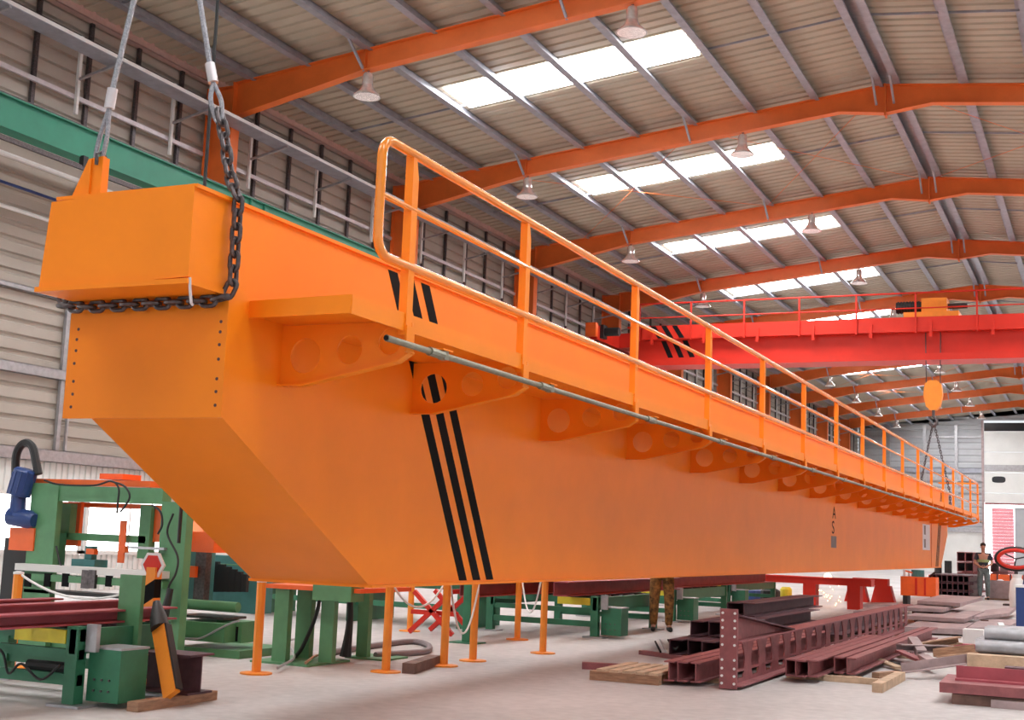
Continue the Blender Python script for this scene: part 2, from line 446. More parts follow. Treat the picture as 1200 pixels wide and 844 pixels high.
# cable tray with hangers above the runway
tr = thing('cable_tray', 'long grey steel cable tray with white edge along left wall', 'cable tray', (XL + .9, 50, 10.2))
zt = 10.28
part(MB().box(-17.76, -17.28, Y0, YG - .5, zt - .03, zt), 'tray_floor', 'purlin', tr)
part(MB().box(-17.30, -17.27, Y0, YG - .5, zt - .02, zt + .05), 'tray_edge', 'white', tr)
lrm = MB().box(XL + .12, XL + .18, .25, BAY - .25, 9.62, 9.71).mesh('lower_rail', 'ferrule')
for y in FR[:-1]: inst('lower_rail', lrm, tr, Matrix.Translation((0, y, 0)))
hm = MB().box(XL + .2, XL + .26, -.035, .035, 9.3, 10.9).mesh('hanger', 'white')
hb = MB().bar((XL + .2, 0, zt - .28), (-17.3, 0, zt - .05), .05, .05).mesh('bracket_arm', 'steel')
for f in FR[:-1]:
    for y in (f + 1.4, f + 4.24, f + 7.08):
        inst('hanger', hm, tr, Matrix.Translation((0, y, 0))); inst('bracket_arm', hb, tr, Matrix.Translation((0, y, 0)))
# pipes under the runway on the wall
for (p, mt, r, lab) in (((0, 178), 'white', .05, 'white pipe running along left wall below the crane runway'), ((0, 240), 'white', .04, 'lower white pipe running along left wall below the runway'), ((0, 212), 'blue', .03, 'blue pipe running along left wall below the runway')):
    q = onx(*p, XL + .22)
    solo(MB().cyl((XL + .22, Y0 + 1, q.z), (XL + .22, YG - 3, q.z), r, 8), 'wall_pipe', mt, lab, 'pipe', smooth=True)
# crane runways
for s, xc, lab in ((-1, -17.15, 'dark green crane runway beam along the left wall columns'), (1, 7.57, 'dark green crane runway beam along the right wall columns')):
    rw = thing('crane_runway', lab, 'runway beam', (xc, 50, 7.95))
    mb = MB().box(xc - .008, xc + .008, Y0, YG - .6, 8.0, 8.52); mb.box(xc - .17, xc + .17, Y0, YG - .6, 7.96, 7.985); mb.box(xc - .17, xc + .17, Y0, YG - .6, 8.515, 8.54)
    mb.box(xc - s * .1 - .008, xc - s * .1 + .008, Y0, YG - .6, 8.0, 8.52)
    part(mb, 'beam', 'green_runway', rw)
    part(MB().box(xc - .035, xc + .035, Y0, YG - .6, 8.54, 8.62), 'rail', 'chain_steel', rw)
    stf = MB().box(xc - .16, xc + .16, -.012, .012, 7.99, 8.51).mesh('stiffener', 'green_runway')
    for f in FR:
        for d in (-.25, .25): inst('stiffener', stf, rw, Matrix.Translation((0, f + d, 0)))
    part(MB().box(xc - s * .2 - .03, xc - s * .2 + .03, Y0, YG - .6, 7.72, 7.80), 'conductor_rail', 'chain_steel', rw)
    ci = MB().box(xc - s * .2 - .05, xc - s * .2 + .05, -.06, .06, 7.78, 7.98).mesh('insulator', 'rubber')
    for i in range(30): inst('insulator', ci, rw, Matrix.Translation((0, 4 + i * 3.4, 0)))
# right wall, out of view, with an added glowing band as fill light
wr = thing('wall_right', None, None, (XR, 50, 0), kind='structure')
part(MB().box(XR, XR + .1, Y0, YG, 0, 1.6), 'lower_panel', 'wall', wr)
part(MB().box(XR, XR + .1, Y0, YG, 6.2, 11.5), 'wall_sheet', 'wall', wr)
for i, y in enumerate(bays[1:]):
    wn = thing('window_%d' % (n + 1 + i), None, None, (XR, y + 4, 1.6), kind='structure')  # invented window, holds a glowing pane that lights the girder side
    part(MB().box(XR + .04, XR + .06, y + .3, y + BAY - .3, 1.65, 6.15), 'pane', 'window_dull', wn)
    fr = MB().box(XR, XR + .1, y - .3, y + .3, 1.6, 6.2)
    for q in range(1, 4): fr.box(XR, XR + .08, y + .3 + q * 1.98 - .04, y + .3 + q * 1.98 + .04, 1.6, 6.2)
    part(fr, 'window_frame', 'wall', wn)

# far gable wall
wf = thing('wall_far', None, None, (RX, YG, 0), kind='structure')
pr = sheet_profile(9.6, .5, .06); nn = len(pr)
part(MB().add([(XL, YG + d, 3.2 + z) for z, d in pr] + [(-9.0, YG + d, 3.2 + z) for z, d in pr], [(i, i+1, nn+i+1, nn+i) for i in range(nn-1)]), 'wall_sheet', 'wall_grey', wf)
part(MB().prism([(XL, 0), (XL, 3.2), (-9.0, 3.2), (-9.0, 0)], 'y', YG, YG + .1), 'lower_panel', 'wall_white', wf)
part(MB().prism([(XL, 12.8), (XL, 11.3), (RX, 12.6), (XR, 11.3), (XR, 12.8), (RX, 13.1)], 'y', YG, YG + .1), 'gable_panel', 'wall_grey', wf)
part(MB().box(1.5, XR, YG, YG + .1, 0, 12.3), 'wall_sheet', 'wall_grey', wf)
part(MB().box(-9.0, 1.5, YG, YG + .1, 12.0, 12.95), 'wall_sheet', 'wall_grey', wf)
for z0, z1 in ((10.6, 10.75), (6.3, 6.55), (3.2, 3.5)):
    part(MB().box(XL, -9.05, YG - .14, YG, z0, z1), 'wall_rail', 'steel', wf)
part(MB().box(XL, -9.05, YG - .1, YG, 7.85, 8.2), 'window_strip', 'purlin', wf)
part(MB().box(XL, -9.05, YG - .14, YG - .08, 7.2, 7.72), 'wall_rail', 'steel', wf)
pst = MB().box(-.12, .12, -.16, 0, 3.3, 11.6).mesh('gable_post', 'steel')
for x in (-16.2, -13.4, -11.0): inst('gable_post', pst, wf, Matrix.Translation((x, YG, 0)))
part(MB().box(-9.1, -8.92, YG - .2, YG, 0, 12.0), 'door_jamb', 'rust_plate', wf)
part(MB().box(1.4, 1.6, YG - .2, YG, 0, 12.0), 'door_jamb', 'rust_plate', wf)
d1 = thing('door_1', None, None, (-3.7, YG, 5.4), kind='structure')
part(MB().box(-8.9, 1.4, YG - .06, YG, 11.15, 11.8), 'top_glazing', 'glass_dark', d1)
zz = [5.5, 6.3, 7.9, 9.5, 11.15]
for a, b in zip(zz[:-1], zz[1:]): part(MB().box(-8.9, 1.4, YG - .1, YG - .02, a + .03, b - .03), 'door_section', 'wall_white', d1)
part(MB().box(-8.9, 1.4, YG - .16, YG, 8.05, 8.5), 'door_rail', 'steel', d1)
part(MB().box(-8.9, 1.4, YG - .12, YG, 5.4, 5.53), 'bottom_seal', 'maroon', d1)
for i in range(4):
    c = -7.85 + 2.6 * i
    part(MB().prism([(c + .5 * math.copysign(abs(math.cos(t)) ** .6, math.cos(t)), 7.35 + .25 * math.copysign(abs(math.sin(t)) ** .6, math.sin(t))) for t in [2*PI*k/20 for k in range(20)]], 'y', YG - .13, YG - .09), 'door_light', 'glass_dark', d1)
# yard wall made to glow like outdoor daylight, with pink shutter seen through the open part of the door
d2 = thing('door_2', None, None, (-3.7, YG + .4, 0), kind='structure')
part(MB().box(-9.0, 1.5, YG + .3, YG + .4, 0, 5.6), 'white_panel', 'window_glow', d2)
d3 = thing('door_3', None, None, (-7.6, YG, 0), kind='structure')
for i in range(20):
    z = .05 + i * .255
    part(MB().prism([(YG + .16, z), (YG + .10, z + .05), (YG + .10, z + .2), (YG + .16, z + .25), (YG + .2, z + .25), (YG + .2, z)], 'x', -8.4, -6.8), 'shutter_slat', 'pink', d3)
part(MB().box(-6.75, 1.4, YG + .1, YG + .2, 0, 5.2), 'grey_leaf', 'wall_grey', d3)

# ------------------------------------------------------------------ the orange box girder
WX, WL = -5.014, -6.067                                # right and left web planes
gd = thing('crane_girder', 'huge orange painted box girder with walkway and handrail hung above the floor', 'crane girder', (-5.5, 26.5, .94))
outline = [(6.16, 2.82), (6.555, 2.80), (6.555, 2.03), (8.448, .965), (44.45, .965), (46.35, 2.03), (46.35, 2.80), (46.75, 2.82), (46.75, 3.39), (6.16, 3.39)]
part(MB().prism(outline, 'x', WL, WX), 'box_body', 'orange', gd)
part(MB().box(WL - .05, WX + .022, 6.14, 46.77, 3.388, 3.412), 'top_flange', 'orange', gd)
part(MB().box(WL - .03, WX + .03, 8.45, 44.45, .945, .966), 'bottom_flange', 'orange', gd)
ep = part(MB().box(-6.288, WX + .012, 6.535, 6.56, 2.022, 2.80), 'end_plate', 'orange', gd)
fpl = MB().prism([(-6.197, 2.80), (WX + .004, 2.835), (WX + .004, 3.412), (-6.150, 3.38)], 'y', 6.135, 6.165)
part(fpl, 'end_box_front', 'orange', gd)
part(MB().prism([(-6.150, 3.36), (-6.197, 2.80), (WL, 2.80), (WL, 3.36)], 'y', 6.16, 6.54), 'end_box_side', 'orange', gd)
part(MB().box(-6.21, WX + .014, 6.115, 6.55, 2.79, 2.822), 'end_box_bottom', 'orange', gd)
for px in ((92, 386), (90, 398), (89, 411), (87, 426), (86, 447), (85, 462), (83, 477), (259, 377), (258, 389), (257, 404), (256, 421), (254, 444), (253, 459), (252, 475)):
    q = ony(*px, 6.534)
    part(MB().cyl((q.x, 6.5335, q.z), (q.x, 6.545, q.z), .011, 10), 'bolt_hole', 'maroon_dark', ep)
# lifting lug on the near end
lg = MB().prism([(-6.06, 3.40), (-5.81, 3.40), (-5.81, 3.675), (-5.93, 3.665)], 'y', 6.20, 6.23)
lg.box(-5.835, -5.81, 6.23, 6.26, 3.40, 3.67)
lg.box(-5.905, -5.895, 6.185, 6.2, 3.40, 3.66)
part(lg, 'lifting_lug', 'orange', gd)
lg = MB().prism([(-6.06, 3.40), (-5.81, 3.40), (-5.81, 3.675), (-5.93, 3.665)], 'y', 46.6, 46.63)
part(lg, 'lifting_lug', 'orange', gd)
# black slanted stripes painted on the web
def stripe(yb, wd, z0, z1, X, sl=.605, zb=.98):
    f = lambda z: yb - (z - zb) * sl
    return MB().prism([(f(z0), z0), (f(z0) + wd, z0), (f(z1) + wd, z1), (f(z1), z1)], 'x', X, X + .0025)
for i in range(3):
    part(stripe(9.93 + .265 * i, .145, .98, 3.365, WX), 'warning_stripe', 'black_paint', gd)
    part(stripe(43.0 + .265 * i, .145, .98, 3.365, WX, -.605), 'warning_stripe', 'black_paint', gd)
# walkway
HX = -4.042
dk = MB()
dk.add([(WX, 6.77, 2.71), (HX, 6.44, 2.71), (HX, 46.4, 2.71), (WX, 46.4, 2.71), (WX, 6.77, 2.725), (HX, 6.44, 2.725), (HX, 46.4, 2.725), (WX, 46.4, 2.725)],
       [(0,1,2,3),(4,5,6,7),(0,1,5,4),(1,2,6,5),(2,3,7,6),(3,0,4,7)])
part(dk, 'walkway_deck', 'orange', gd)
part(MB().box(HX - .006, HX + .006, 6.44, 46.4, 2.625, 2.74), 'walkway_fascia', 'orange', gd)
ef = MB().bar((WX, 6.77, 2.745), (HX, 6.44, 2.685), .012, .112)
part(ef, 'walkway_fascia', 'orange', gd)
posts = [7.11, 8.92] + [11.49 + 2.503 * i for i in range(15)]
outer = [(0, 2.30), (0, 2.70), (.97, 2.70), (.99, 2.69), (.99, 2.50), (.90, 2.44), (.5, 2.36), (.2, 2.30)]
bme = holed_plate('walkway_bracket', outer, [ring(.19, 2.495, .118, .118), ring(.53, 2.525, .095, .095), ring(.83, 2.57, .085, .085)], .014, 'orange')
up = Matrix(((1, 0, 0, 0), (0, 0, 1, 0), (0, 1, 0, 0), (0, 0, 0, 1)))
fl = MB()
bo = [(0, 2.30), (.2, 2.30), (.5, 2.36), (.90, 2.44), (.99, 2.50)]
for a, b in zip(bo[:-1], bo[1:]): fl.bar((a[0], 0, a[1]), (b[0], 0, b[1]), .075, .012)
fl_me = fl.mesh('bracket_flange', 'orange')
epm = MB().box(.985, 1.0, -.04, .06, 2.49, 2.66).mesh('bracket_end', 'orange')
for y in posts:
    inst('walkway_bracket', bme, gd, Matrix.Translation((WX, y + .05, 0)) @ up)
    inst('bracket_flange', fl_me, gd, Matrix.Translation((WX, y + .05, 0)))
    inst('bracket_end', epm, gd, Matrix.Translation((WX, y, 0)))
pm = MB(); pm.prism([(-.038, 2.60), (.038, 2.60), (.038, 3.64), (.0, 3.77), (-.038, 3.77)], 'x', 0, .008); pm.box(-.05, .0, -.038, -.030, 2.60, 3.77)
pme = pm.mesh('handrail_post', 'orange')
for y in posts: inst('handrail_post', pme, gd, Matrix.Translation((HX + .008, y, 0)))
RA = .12
loop = [(HX, 46.5, 3.785), (HX, 20, 3.785)]
for k in range(7):
    a = PI/2 * k / 6; loop.append((HX, 6.70 + RA - RA * math.sin(a), 3.785 - RA + RA * math.cos(a)))
for k in range(7):
    a = PI/2 * k / 6; loop.append((HX, 6.70 + RA - RA * math.cos(a), 3.045 + RA - RA * math.sin(a)))
loop += [(HX, 7.1, 3.045), (HX, 20, 3.045), (HX, 46.5, 3.045)]
part(MB().tube(loop, .031, 10), 'handrail', 'orange_rail', gd, True)
part(MB().tube([(HX, 6.70, 3.42), (HX, 20, 3.42), (HX, 46.5, 3.42)], .020, 8), 'mid_rail', 'orange_rail', gd, True)
part(MB().tube([(HX, 46.5, 3.785), (WX - .3, 46.5, 3.785)], .028, 8), 'end_rail', 'orange_rail', gd, True)
# conduit clipped below the fascia
CX = -3.985
part(MB().cyl((CX, 6.77, 2.53), (CX, 45.6, 2.50), .021, 10), 'conduit', 'galv', gd, True)
part(MB().cyl((CX, 6.762, 2.53), (CX, 6.772, 2.53), .016, 10), 'conduit_bore', 'black_paint', gd)
clm = MB().box(-.03, .02, -.03, .03, -.028, .03); clm.lathe([(.03, -.09), (.03, .09)], (0, -.12, 0), 10, 'y')
clm_me = clm.mesh('conduit_clamp', 'galv'); lug_me = MB().box(-.05, .03, -.07, .07, .03, .04).mesh('clamp_lug', 'orange')
for y in posts:
    inst('conduit_clamp', clm_me, gd, Matrix.Translation((CX, y + .42, 2.53 - .03 * (y - 6.8) / 39)))
    inst('clamp_lug', lug_me, gd, Matrix.Translation((CX, y + .42, 2.53 - .03 * (y - 6.8) / 39)))
# lettering, notice and seam far along the web
def letter(ch, y, z, size, name='painted_letter', mt='black_paint', sx=1.0):
    cu = bpy.data.curves.new(name, 'FONT'); cu.body = ch; cu.size = size; cu.align_x = 'CENTER'; cu.extrude = .001
    o = bpy.data.objects.new(name, cu); COL.objects.link(o)
    me = bpy.data.meshes.new_from_object(o.evaluated_get(bpy.context.evaluated_depsgraph_get()))
    bpy.data.objects.remove(o); me.materials.clear(); me.materials.append(MATS[mt])
    mw = Matrix(((0, 0, 1, WX + .002), (sx, 0, 0, y), (0, 1, 0, z), (0, 0, 0, 1)))
    inst(name, me, gd, mw)
letter('A', 26.4, 1.99, .34, sx=1.5)
letter('S', 26.3, 1.69, .36, sx=1.6)
part(MB().box(WX, WX + .002, 26.1, 26.65, 1.41, 1.64), 'painted_mark', 'grey_print', gd)
nt_ = part(MB().box(WX, WX + .003, 39.9, 41.6, 1.48, 2.24), 'paper_notice', 'paper', gd)
part(MB().box(WX + .003, WX + .005, 40.2, 40.6, 1.93, 2.2), 'notice_print', 'grey_print', nt_)
part(MB().box(WX + .003, WX + .005, 40.2, 40.6, 1.55, 1.8), 'notice_print', 'grey_print', nt_)
part(MB().box(WX, WX + .012, 41.9, 42.0, .97, 2.6), 'web_seam', 'orange_frame', gd)

# ------------------------------------------------------------------ slings and chains
def link_mesh(L=.15, W=.092, r=.0150):
    rc = W/2 - r; h = L/2 - r - rc
    pts = [(h + rc*math.cos(t), 0, rc*math.sin(t)) for t in [-PI/2 + PI*k/6 for k in range(7)]]
    pts += [(-h + rc*math.cos(t), 0, rc*math.sin(t)) for t in [PI/2 + PI*k/6 for k in range(7)]]
    return MB().tube(pts, r, 7, closed=True).mesh('chain_link', 'chain_steel', True)
def chain(parent, pts, me, pitch, r0=0.0):
    P = [Vector(p) for p in pts]; seg = [(P[i+1]-P[i]).length for i in range(len(P)-1)]; tot = sum(seg); n = int(tot / pitch)
    for k in range(n):
        s = (k + .5) * tot / n; i = 0
        while i < len(seg) - 1 and s > seg[i]: s -= seg[i]; i += 1
        d = (P[i+1]-P[i]).normalized(); c = P[i] + d * s
        rot = d.to_track_quat('X', 'Z').to_matrix().to_4x4()
        inst('chain_link', me, parent, Matrix.Translation(c) @ rot @ Matrix.Rotation(r0 + (PI/2 if k % 2 else 0), 4, 'X'))
HOOK = Vector((-5.64, 6.42, 5.95))
lk = link_mesh()
lc = thing('lifting_chain', 'heavy dark steel link chain wrapped under the girder end box', 'chain', (-5.0, 6.5, 2.75))
cp = [(-6.33, 6.475, 2.88), (-6.30, 6.475, 2.765), (-6.1, 6.475, 2.752), (-5.1, 6.475, 2.752), (-4.99, 6.49, 2.775), (-4.955, 6.5, 2.86), (-4.955, 6.5, 3.40)]
p2 = ony(263, 160, 6.5); p3 = ony(257, 130, 6.5)
cp += [tuple(ony(269, 205, 6.5)), tuple(p2), tuple(p3)]
chain(lc, cp, lk, .088, PI/4 * 0)
chain(lc, [(-6.33, 6.475, 2.88), (-6.30, 6.45, 3.2)], lk, .088)
hk_me = MB().tube([(-5.0, 6.14, 2.83), (-5.0, 6.15, 2.76), (-5.0, 6.17, 2.68), (-5.005, 6.19, 2.67)], .009, 6)
part(hk_me, 'chain_hook', 'ferrule', lc, True)
rp = thing('wire_rope_sling', 'grey wire rope sling with pressed ferrule joined to the heavy chain', 'sling', tuple(p3))
fa, fb_ = ony(250, 97, 6.5), ony(246, 75, 6.5)
part(MB().tube([fb_, fb_.lerp(HOOK, .5), HOOK], .018, 8), 'rope', 'rope', rp, True)
part(MB().tube([fa, fb_], [.034, .034], 10), 'ferrule', 'ferrule', rp, True)
q1 = ony(256, 138, 6.5)
for s in (-1, 1):
    part(MB().tube(curve_pts([fa, fa.lerp(q1, .5) + Vector((s*.026, s*.02, 0)), q1 + Vector((s*.024, 0, 0)), q1 + Vector((0, 0, -.035))]), .016, 8), 'rope_eye', 'rope', rp, True)
rp2 = thing('wire_rope_sling', 'grey wire rope sling with pressed ferrule shackled to the lifting lug', 'sling', (-5.87, 6.22, 3.65))
l0 = Vector((-5.865, 6.22, 3.655)); l1 = ony(128, 127, 6.22); l2 = ony(132, 104, 6.22)
part(MB().tube([l2, l2.lerp(HOOK, .5), HOOK], .018, 8), 'rope', 'rope', rp2, True)
part(MB().tube([l1, l2], [.034, .034], 10), 'ferrule', 'ferrule', rp2, True)
for s in (-1, 1):
    part(MB().tube(curve_pts([l1, l1.lerp(l0, .55) + Vector((s*.03, 0, 0)), l0 + Vector((s*.028, 0, .02)), l0 + Vector((0, 0, -.02))]), .015, 8), 'rope_eye', 'rope', rp2, True)
part(MB().tube([l0 + Vector((.02, -.04, -.04)), l0 + Vector((.02, -.04, .03)), l0 + Vector((.02, 0, .055)), l0 + Vector((.02, .04, .03)), l0 + Vector((.02, .04, -.04))], .012, 8), 'shackle', 'chain_steel', rp2, True)

def hook_block(name, label, c, ztop_, sc=1.0):          # c = hook bowl point
    c = Vector(c); hb = thing(name, label, 'hook block', tuple(c))
    part(MB().tube([c + Vector((.0, 0, .5*sc)), c + Vector((0, 0, .25*sc)), c + Vector((.10*sc, 0, .14*sc)), c + Vector((.10*sc, 0, 0)), c + Vector((0, 0, -.08*sc)), c + Vector((-.1*sc, 0, 0)), c + Vector((-.12*sc, 0, .08*sc))], [.05*sc, .05*sc, .05*sc, .06*sc, .06*sc, .05*sc, .03*sc], 10), 'hook', 'chain_steel', hb, True)
    b = c + Vector((0, 0, .45*sc))
    prof = [(-.22, .12), (-.3, .5), (-.26, .85), (-.12, .98), (.12, .98), (.26, .85), (.3, .5), (.22, .12), (.1, 0), (-.1, 0)]
    part(MB().prism([(b.x + x*sc, b.z + z*sc) for x, z in prof], 'y', b.y - .16*sc, b.y + .16*sc), 'sheave_block', 'orange_post', hb)
    for s in (-1, 1):
        part(MB().cyl((b.x + s*.22*sc, b.y, b.z + .8*sc), (b.x + s*.24*sc, b.y, ztop_), .018, 6), 'hoist_rope', 'chain_steel', hb)
    return hb
hook_block('crane_hook_block', 'orange crane hook block holding the two wire rope slings above the near girder end', (HOOK.x, HOOK.y, HOOK.z + .06), 11.5, .6)
FH = ony(1094, 497, 46.45)
hook_block('crane_hook_block', 'orange crane hook block with black hook hanging below the red bridge crane', tuple(FH), 9.4, 1.05)
fs = thing('chain_sling', 'dark two leg chain sling between the hook and the far girder end', 'sling', (FH.x, FH.y, 3.4))
lk2 = link_mesh(.15, .085, .015)
chain(fs, [FH + Vector((-.03, 0, -.03)), (-5.94, 46.62, 3.62)], lk2, .09)
chain(fs, [FH + Vector((.03, 0, -.03)), (-4.93, 46.45, 3.42), (-4.93, 46.45, 2.85)], lk2, .09)
# thin pendant cable hanging behind the girder end
a = ony(255, 0, 9.0); b = ony(240, 214, 9.0)
solo(MB().tube([(b.x, 9.0, 1.2), (b.x, 9.0, b.z), (a.x, 9.0, 11.8)], .016, 6), 'pendant_cable', 'rubber', 'thin black pendant cable hanging straight down behind the girder end', 'cable', smooth=True)

# ------------------------------------------------------------------ red bridge crane
BY = 46.2
bc = thing('bridge_crane', 'red overhead bridge crane girder with thin handrail across the hall', 'bridge crane', (RX, BY, 8.0))
bx0, bx1 = -16.6, 7.0
part(MB().box(bx0, bx1, BY + .3, BY + 1.2, 8.25, 9.5), 'main_girder', 'red', bc)
part(MB().box(bx0, bx1, BY + .1, BY + 1.4, 8.02, 8.25), 'bottom_flange', 'red', bc)
part(MB().box(bx0, bx1, BY + .0, BY + 1.3, 9.46, 9.52), 'top_flange', 'red', bc)
part(MB().box(bx0 + .6, bx1 - .6, BY - .02, BY + .01, 9.0, 9.5), 'walkway_fascia', 'red', bc)
part(MB().box(bx0 + .6, bx1 - .6, BY, BY + .3, 9.0, 9.03), 'walkway_deck', 'red', bc)
for i in range(3):
    pts = [(-15.05 + .42*i, 8.33), (-14.85 + .42*i, 8.33), (-15.15 + .42*i, 8.98), (-15.35 + .42*i, 8.98)]
    part(MB().prism(pts, 'y', BY + .295, BY + .3), 'warning_stripe', 'black_paint', bc)
    pts = [(x - .32, z + .7 if z < 8.5 else 9.5) for x, z in pts]
    part(MB().prism(pts, 'y', BY - .026, BY - .02), 'warning_stripe', 'black_paint', bc)
hp = MB().box(-.03, .03, -.03, .03, 8.95, 10.36).mesh('handrail_post', 'red')
hb_ = MB().box(-.05, .05, -.05, .02, 8.8, 9.3).mesh('post_bracket', 'red')
x = bx0 + .5; i = 0
while x < bx1:
    inst('handrail_post', hp, bc, Matrix.Translation((x, BY - .05, 0))); inst('post_bracket', hb_, bc, Matrix.Translation((x + .5, BY - .03, 0))); x += 2.02
part(MB().cyl((bx0 + .4, BY - .05, 10.36), (bx1 - .4, BY - .05, 10.36), .032, 8), 'handrail', 'red', bc)
part(MB().cyl((bx0 + .4, BY - .05, 9.82), (bx1 - .4, BY - .05, 9.82), .024, 8), 'mid_rail', 'red', bc)
for xc in (-17.15, 7.57):
    ec = MB().box(xc - .16, xc + .16, BY - 2.2, BY + 3.4, 8.72, 9.25)
    part(ec, 'end_carriage', 'red', bc)
    for yy in (BY - 1.7, BY + 2.9):
        part(MB().cyl((xc - .06, yy, 8.80), (xc + .06, yy, 8.80), .18, 16), 'wheel', 'chain_steel', bc)
    sx = 1 if xc < 0 else -1
    part(MB().box(min(xc, xc + sx*.7), max(xc, xc + sx*.7), BY + .2, BY + 1.2, 8.75, 9.3), 'end_joint', 'red', bc)
    mm = MB().cyl((xc + sx*.2, BY - 1.7, 9.05), (xc + sx*.85, BY - 1.7, 9.05), .16, 12); mm.box(xc + sx*.16, xc + sx*.3, BY - 1.9, BY - 1.5, 8.8, 9.3)
    part(mm, 'travel_motor', 'rubber', bc)
    part(MB().box(xc - .2, xc + .2, BY - 2.45, BY - 2.2, 8.8, 9.3), 'buffer', 'orange_machine', bc)
ht = thing('hoist_trolley', 'orange hoist trolley with black motor on top of the red bridge', 'hoist', (-5.5, BY + .7, 9.52))
part(MB().box(-6.45, -4.6, BY + .25, BY + 1.35, 9.56, 9.74), 'trolley_frame', 'orange_post', ht)
part(MB().box(-5.85, -5.0, BY + .3, BY + 1.2, 9.74, 10.22), 'gear_case', 'orange_post', ht)
part(MB().cyl((-6.75, BY + .7, 9.98), (-5.85, BY + .7, 9.98), .2, 14), 'motor', 'rubber', ht)
mfin = MB()
for i in range(8): mfin.cyl((-6.7 + i*.1, BY + .7, 9.98), (-6.66 + i*.1, BY + .7, 9.98), .225, 14)
part(mfin, 'motor_fins', 'rubber', ht)
part(MB().cyl((-5.0, BY + .7, 9.98), (-4.35, BY + .7, 9.98), .1, 12), 'brake', 'chain_steel', ht)
for xx in (-6.3, -4.75):
    part(MB().cyl((xx, BY + .3, 9.60), (xx, BY + .42, 9.60), .08, 12), 'wheel', 'chain_steel', ht)

# ------------------------------------------------------------------ stanchions and barrier chains
sp = thing('barrier_post', 'orange barrier post with round foot standing on the concrete floor', 'barrier post', (0, 0, 0), 'orange barrier posts below the girder')
part(MB().lathe([(.044, .02), (.044, .85), (.046, .85)], (0, 0, 0), 8), 'post', 'orange_post', sp)
part(MB().lathe([(.15, 0), (.15, .014), (.06, .022)], (0, 0, 0), 20), 'foot', 'orange_post', sp)
part(MB().lathe([(.048, .848), (.048, .868), (.02, .875)], (0, 0, 0), 8), 'cap', 'white', sp)
SPX = [(300, 790), (452, 788), (520, 781), (554, 775), (636, 766), (606, 750), (480, 740), (12, 783)]
SG = []
for i, p in enumerate(SPX):
    g = onz(*p); SG.append(g); o = sp if i == 0 else copy_tree(sp); place(o, (g.x, g.y, 0))
    o['label'] = 'orange barrier post ' + ('beside the base plate of the green stand', 'at the cut end of the dark timber block', 'at the back end of the dark timber block', 'in front of the slim green column', 'standing alone in front of the green conveyor gear boxes', 'close to the conveyor legs under the dark pink beams', 'far back beside the red trestle', 'behind the dark pink beams at the saw bed')[i]
def bchain(a, b, sag, lab):
    mb = MB().tube(catenary(a, b, sag, 14), .011, 6)
    solo(mb, 'barrier_chain', 'white', lab, 'chain', 'white barrier chains', smooth=True)
T = lambda i, dx=0: (SG[i].x + dx, SG[i].y, .84)
bchain(T(1, .04), T(2, -.04), .22, 'white plastic barrier chain sagging between two orange posts beside the timber block')
bchain(T(2, .04), T(3, .04), .52, 'white plastic barrier chain looping low to the floor between two orange posts')
bchain(T(5, .04), T(4, -.06), .42, 'white plastic barrier chain hanging between posts in front of the green conveyor')
bo = onz(171, 800)
bchain(T(7, .04), (bo.x, bo.y, .86), .18, 'white barrier chain between the striped post and the post behind the maroon beams')
hz = thing('striped_post', 'black and orange striped warning post with small red hexagon sign', 'warning post', (bo.x, bo.y, 0))
for k in range(6):
    part(MB().prism([(bo.x - .05, .02 + k*.16), (bo.x + .05, .02 + k*.16 + .06), (bo.x + .05, .02 + (k+1)*.16 + .06 if k < 5 else .98), (bo.x - .05, .02 + (k+1)*.16 if k < 5 else .98)], 'y', bo.y - .045, bo.y + .045), 'stripe_band', 'orange_post' if k % 2 else 'black_paint', hz)
part(MB().lathe([(.16, 0), (.16, .018)], (bo.x, bo.y, 0), 20), 'foot', 'orange_post', hz)
hx = [(bo.x - .01 + .13 * math.cos(PI/3*k), 1.0 + .12 * math.sin(PI/3*k)) for k in range(6)]
sg_ = part(MB().prism(hx, 'y', bo.y - .02, bo.y), 'hexagon_sign', 'white', hz)
part(MB().prism([(bo.x - .01 + .10 * math.cos(PI/3*k), 1.0 + .095 * math.sin(PI/3*k)) for k in range(6)], 'y', bo.y - .023, bo.y - .02), 'sign_face', 'red', sg_)

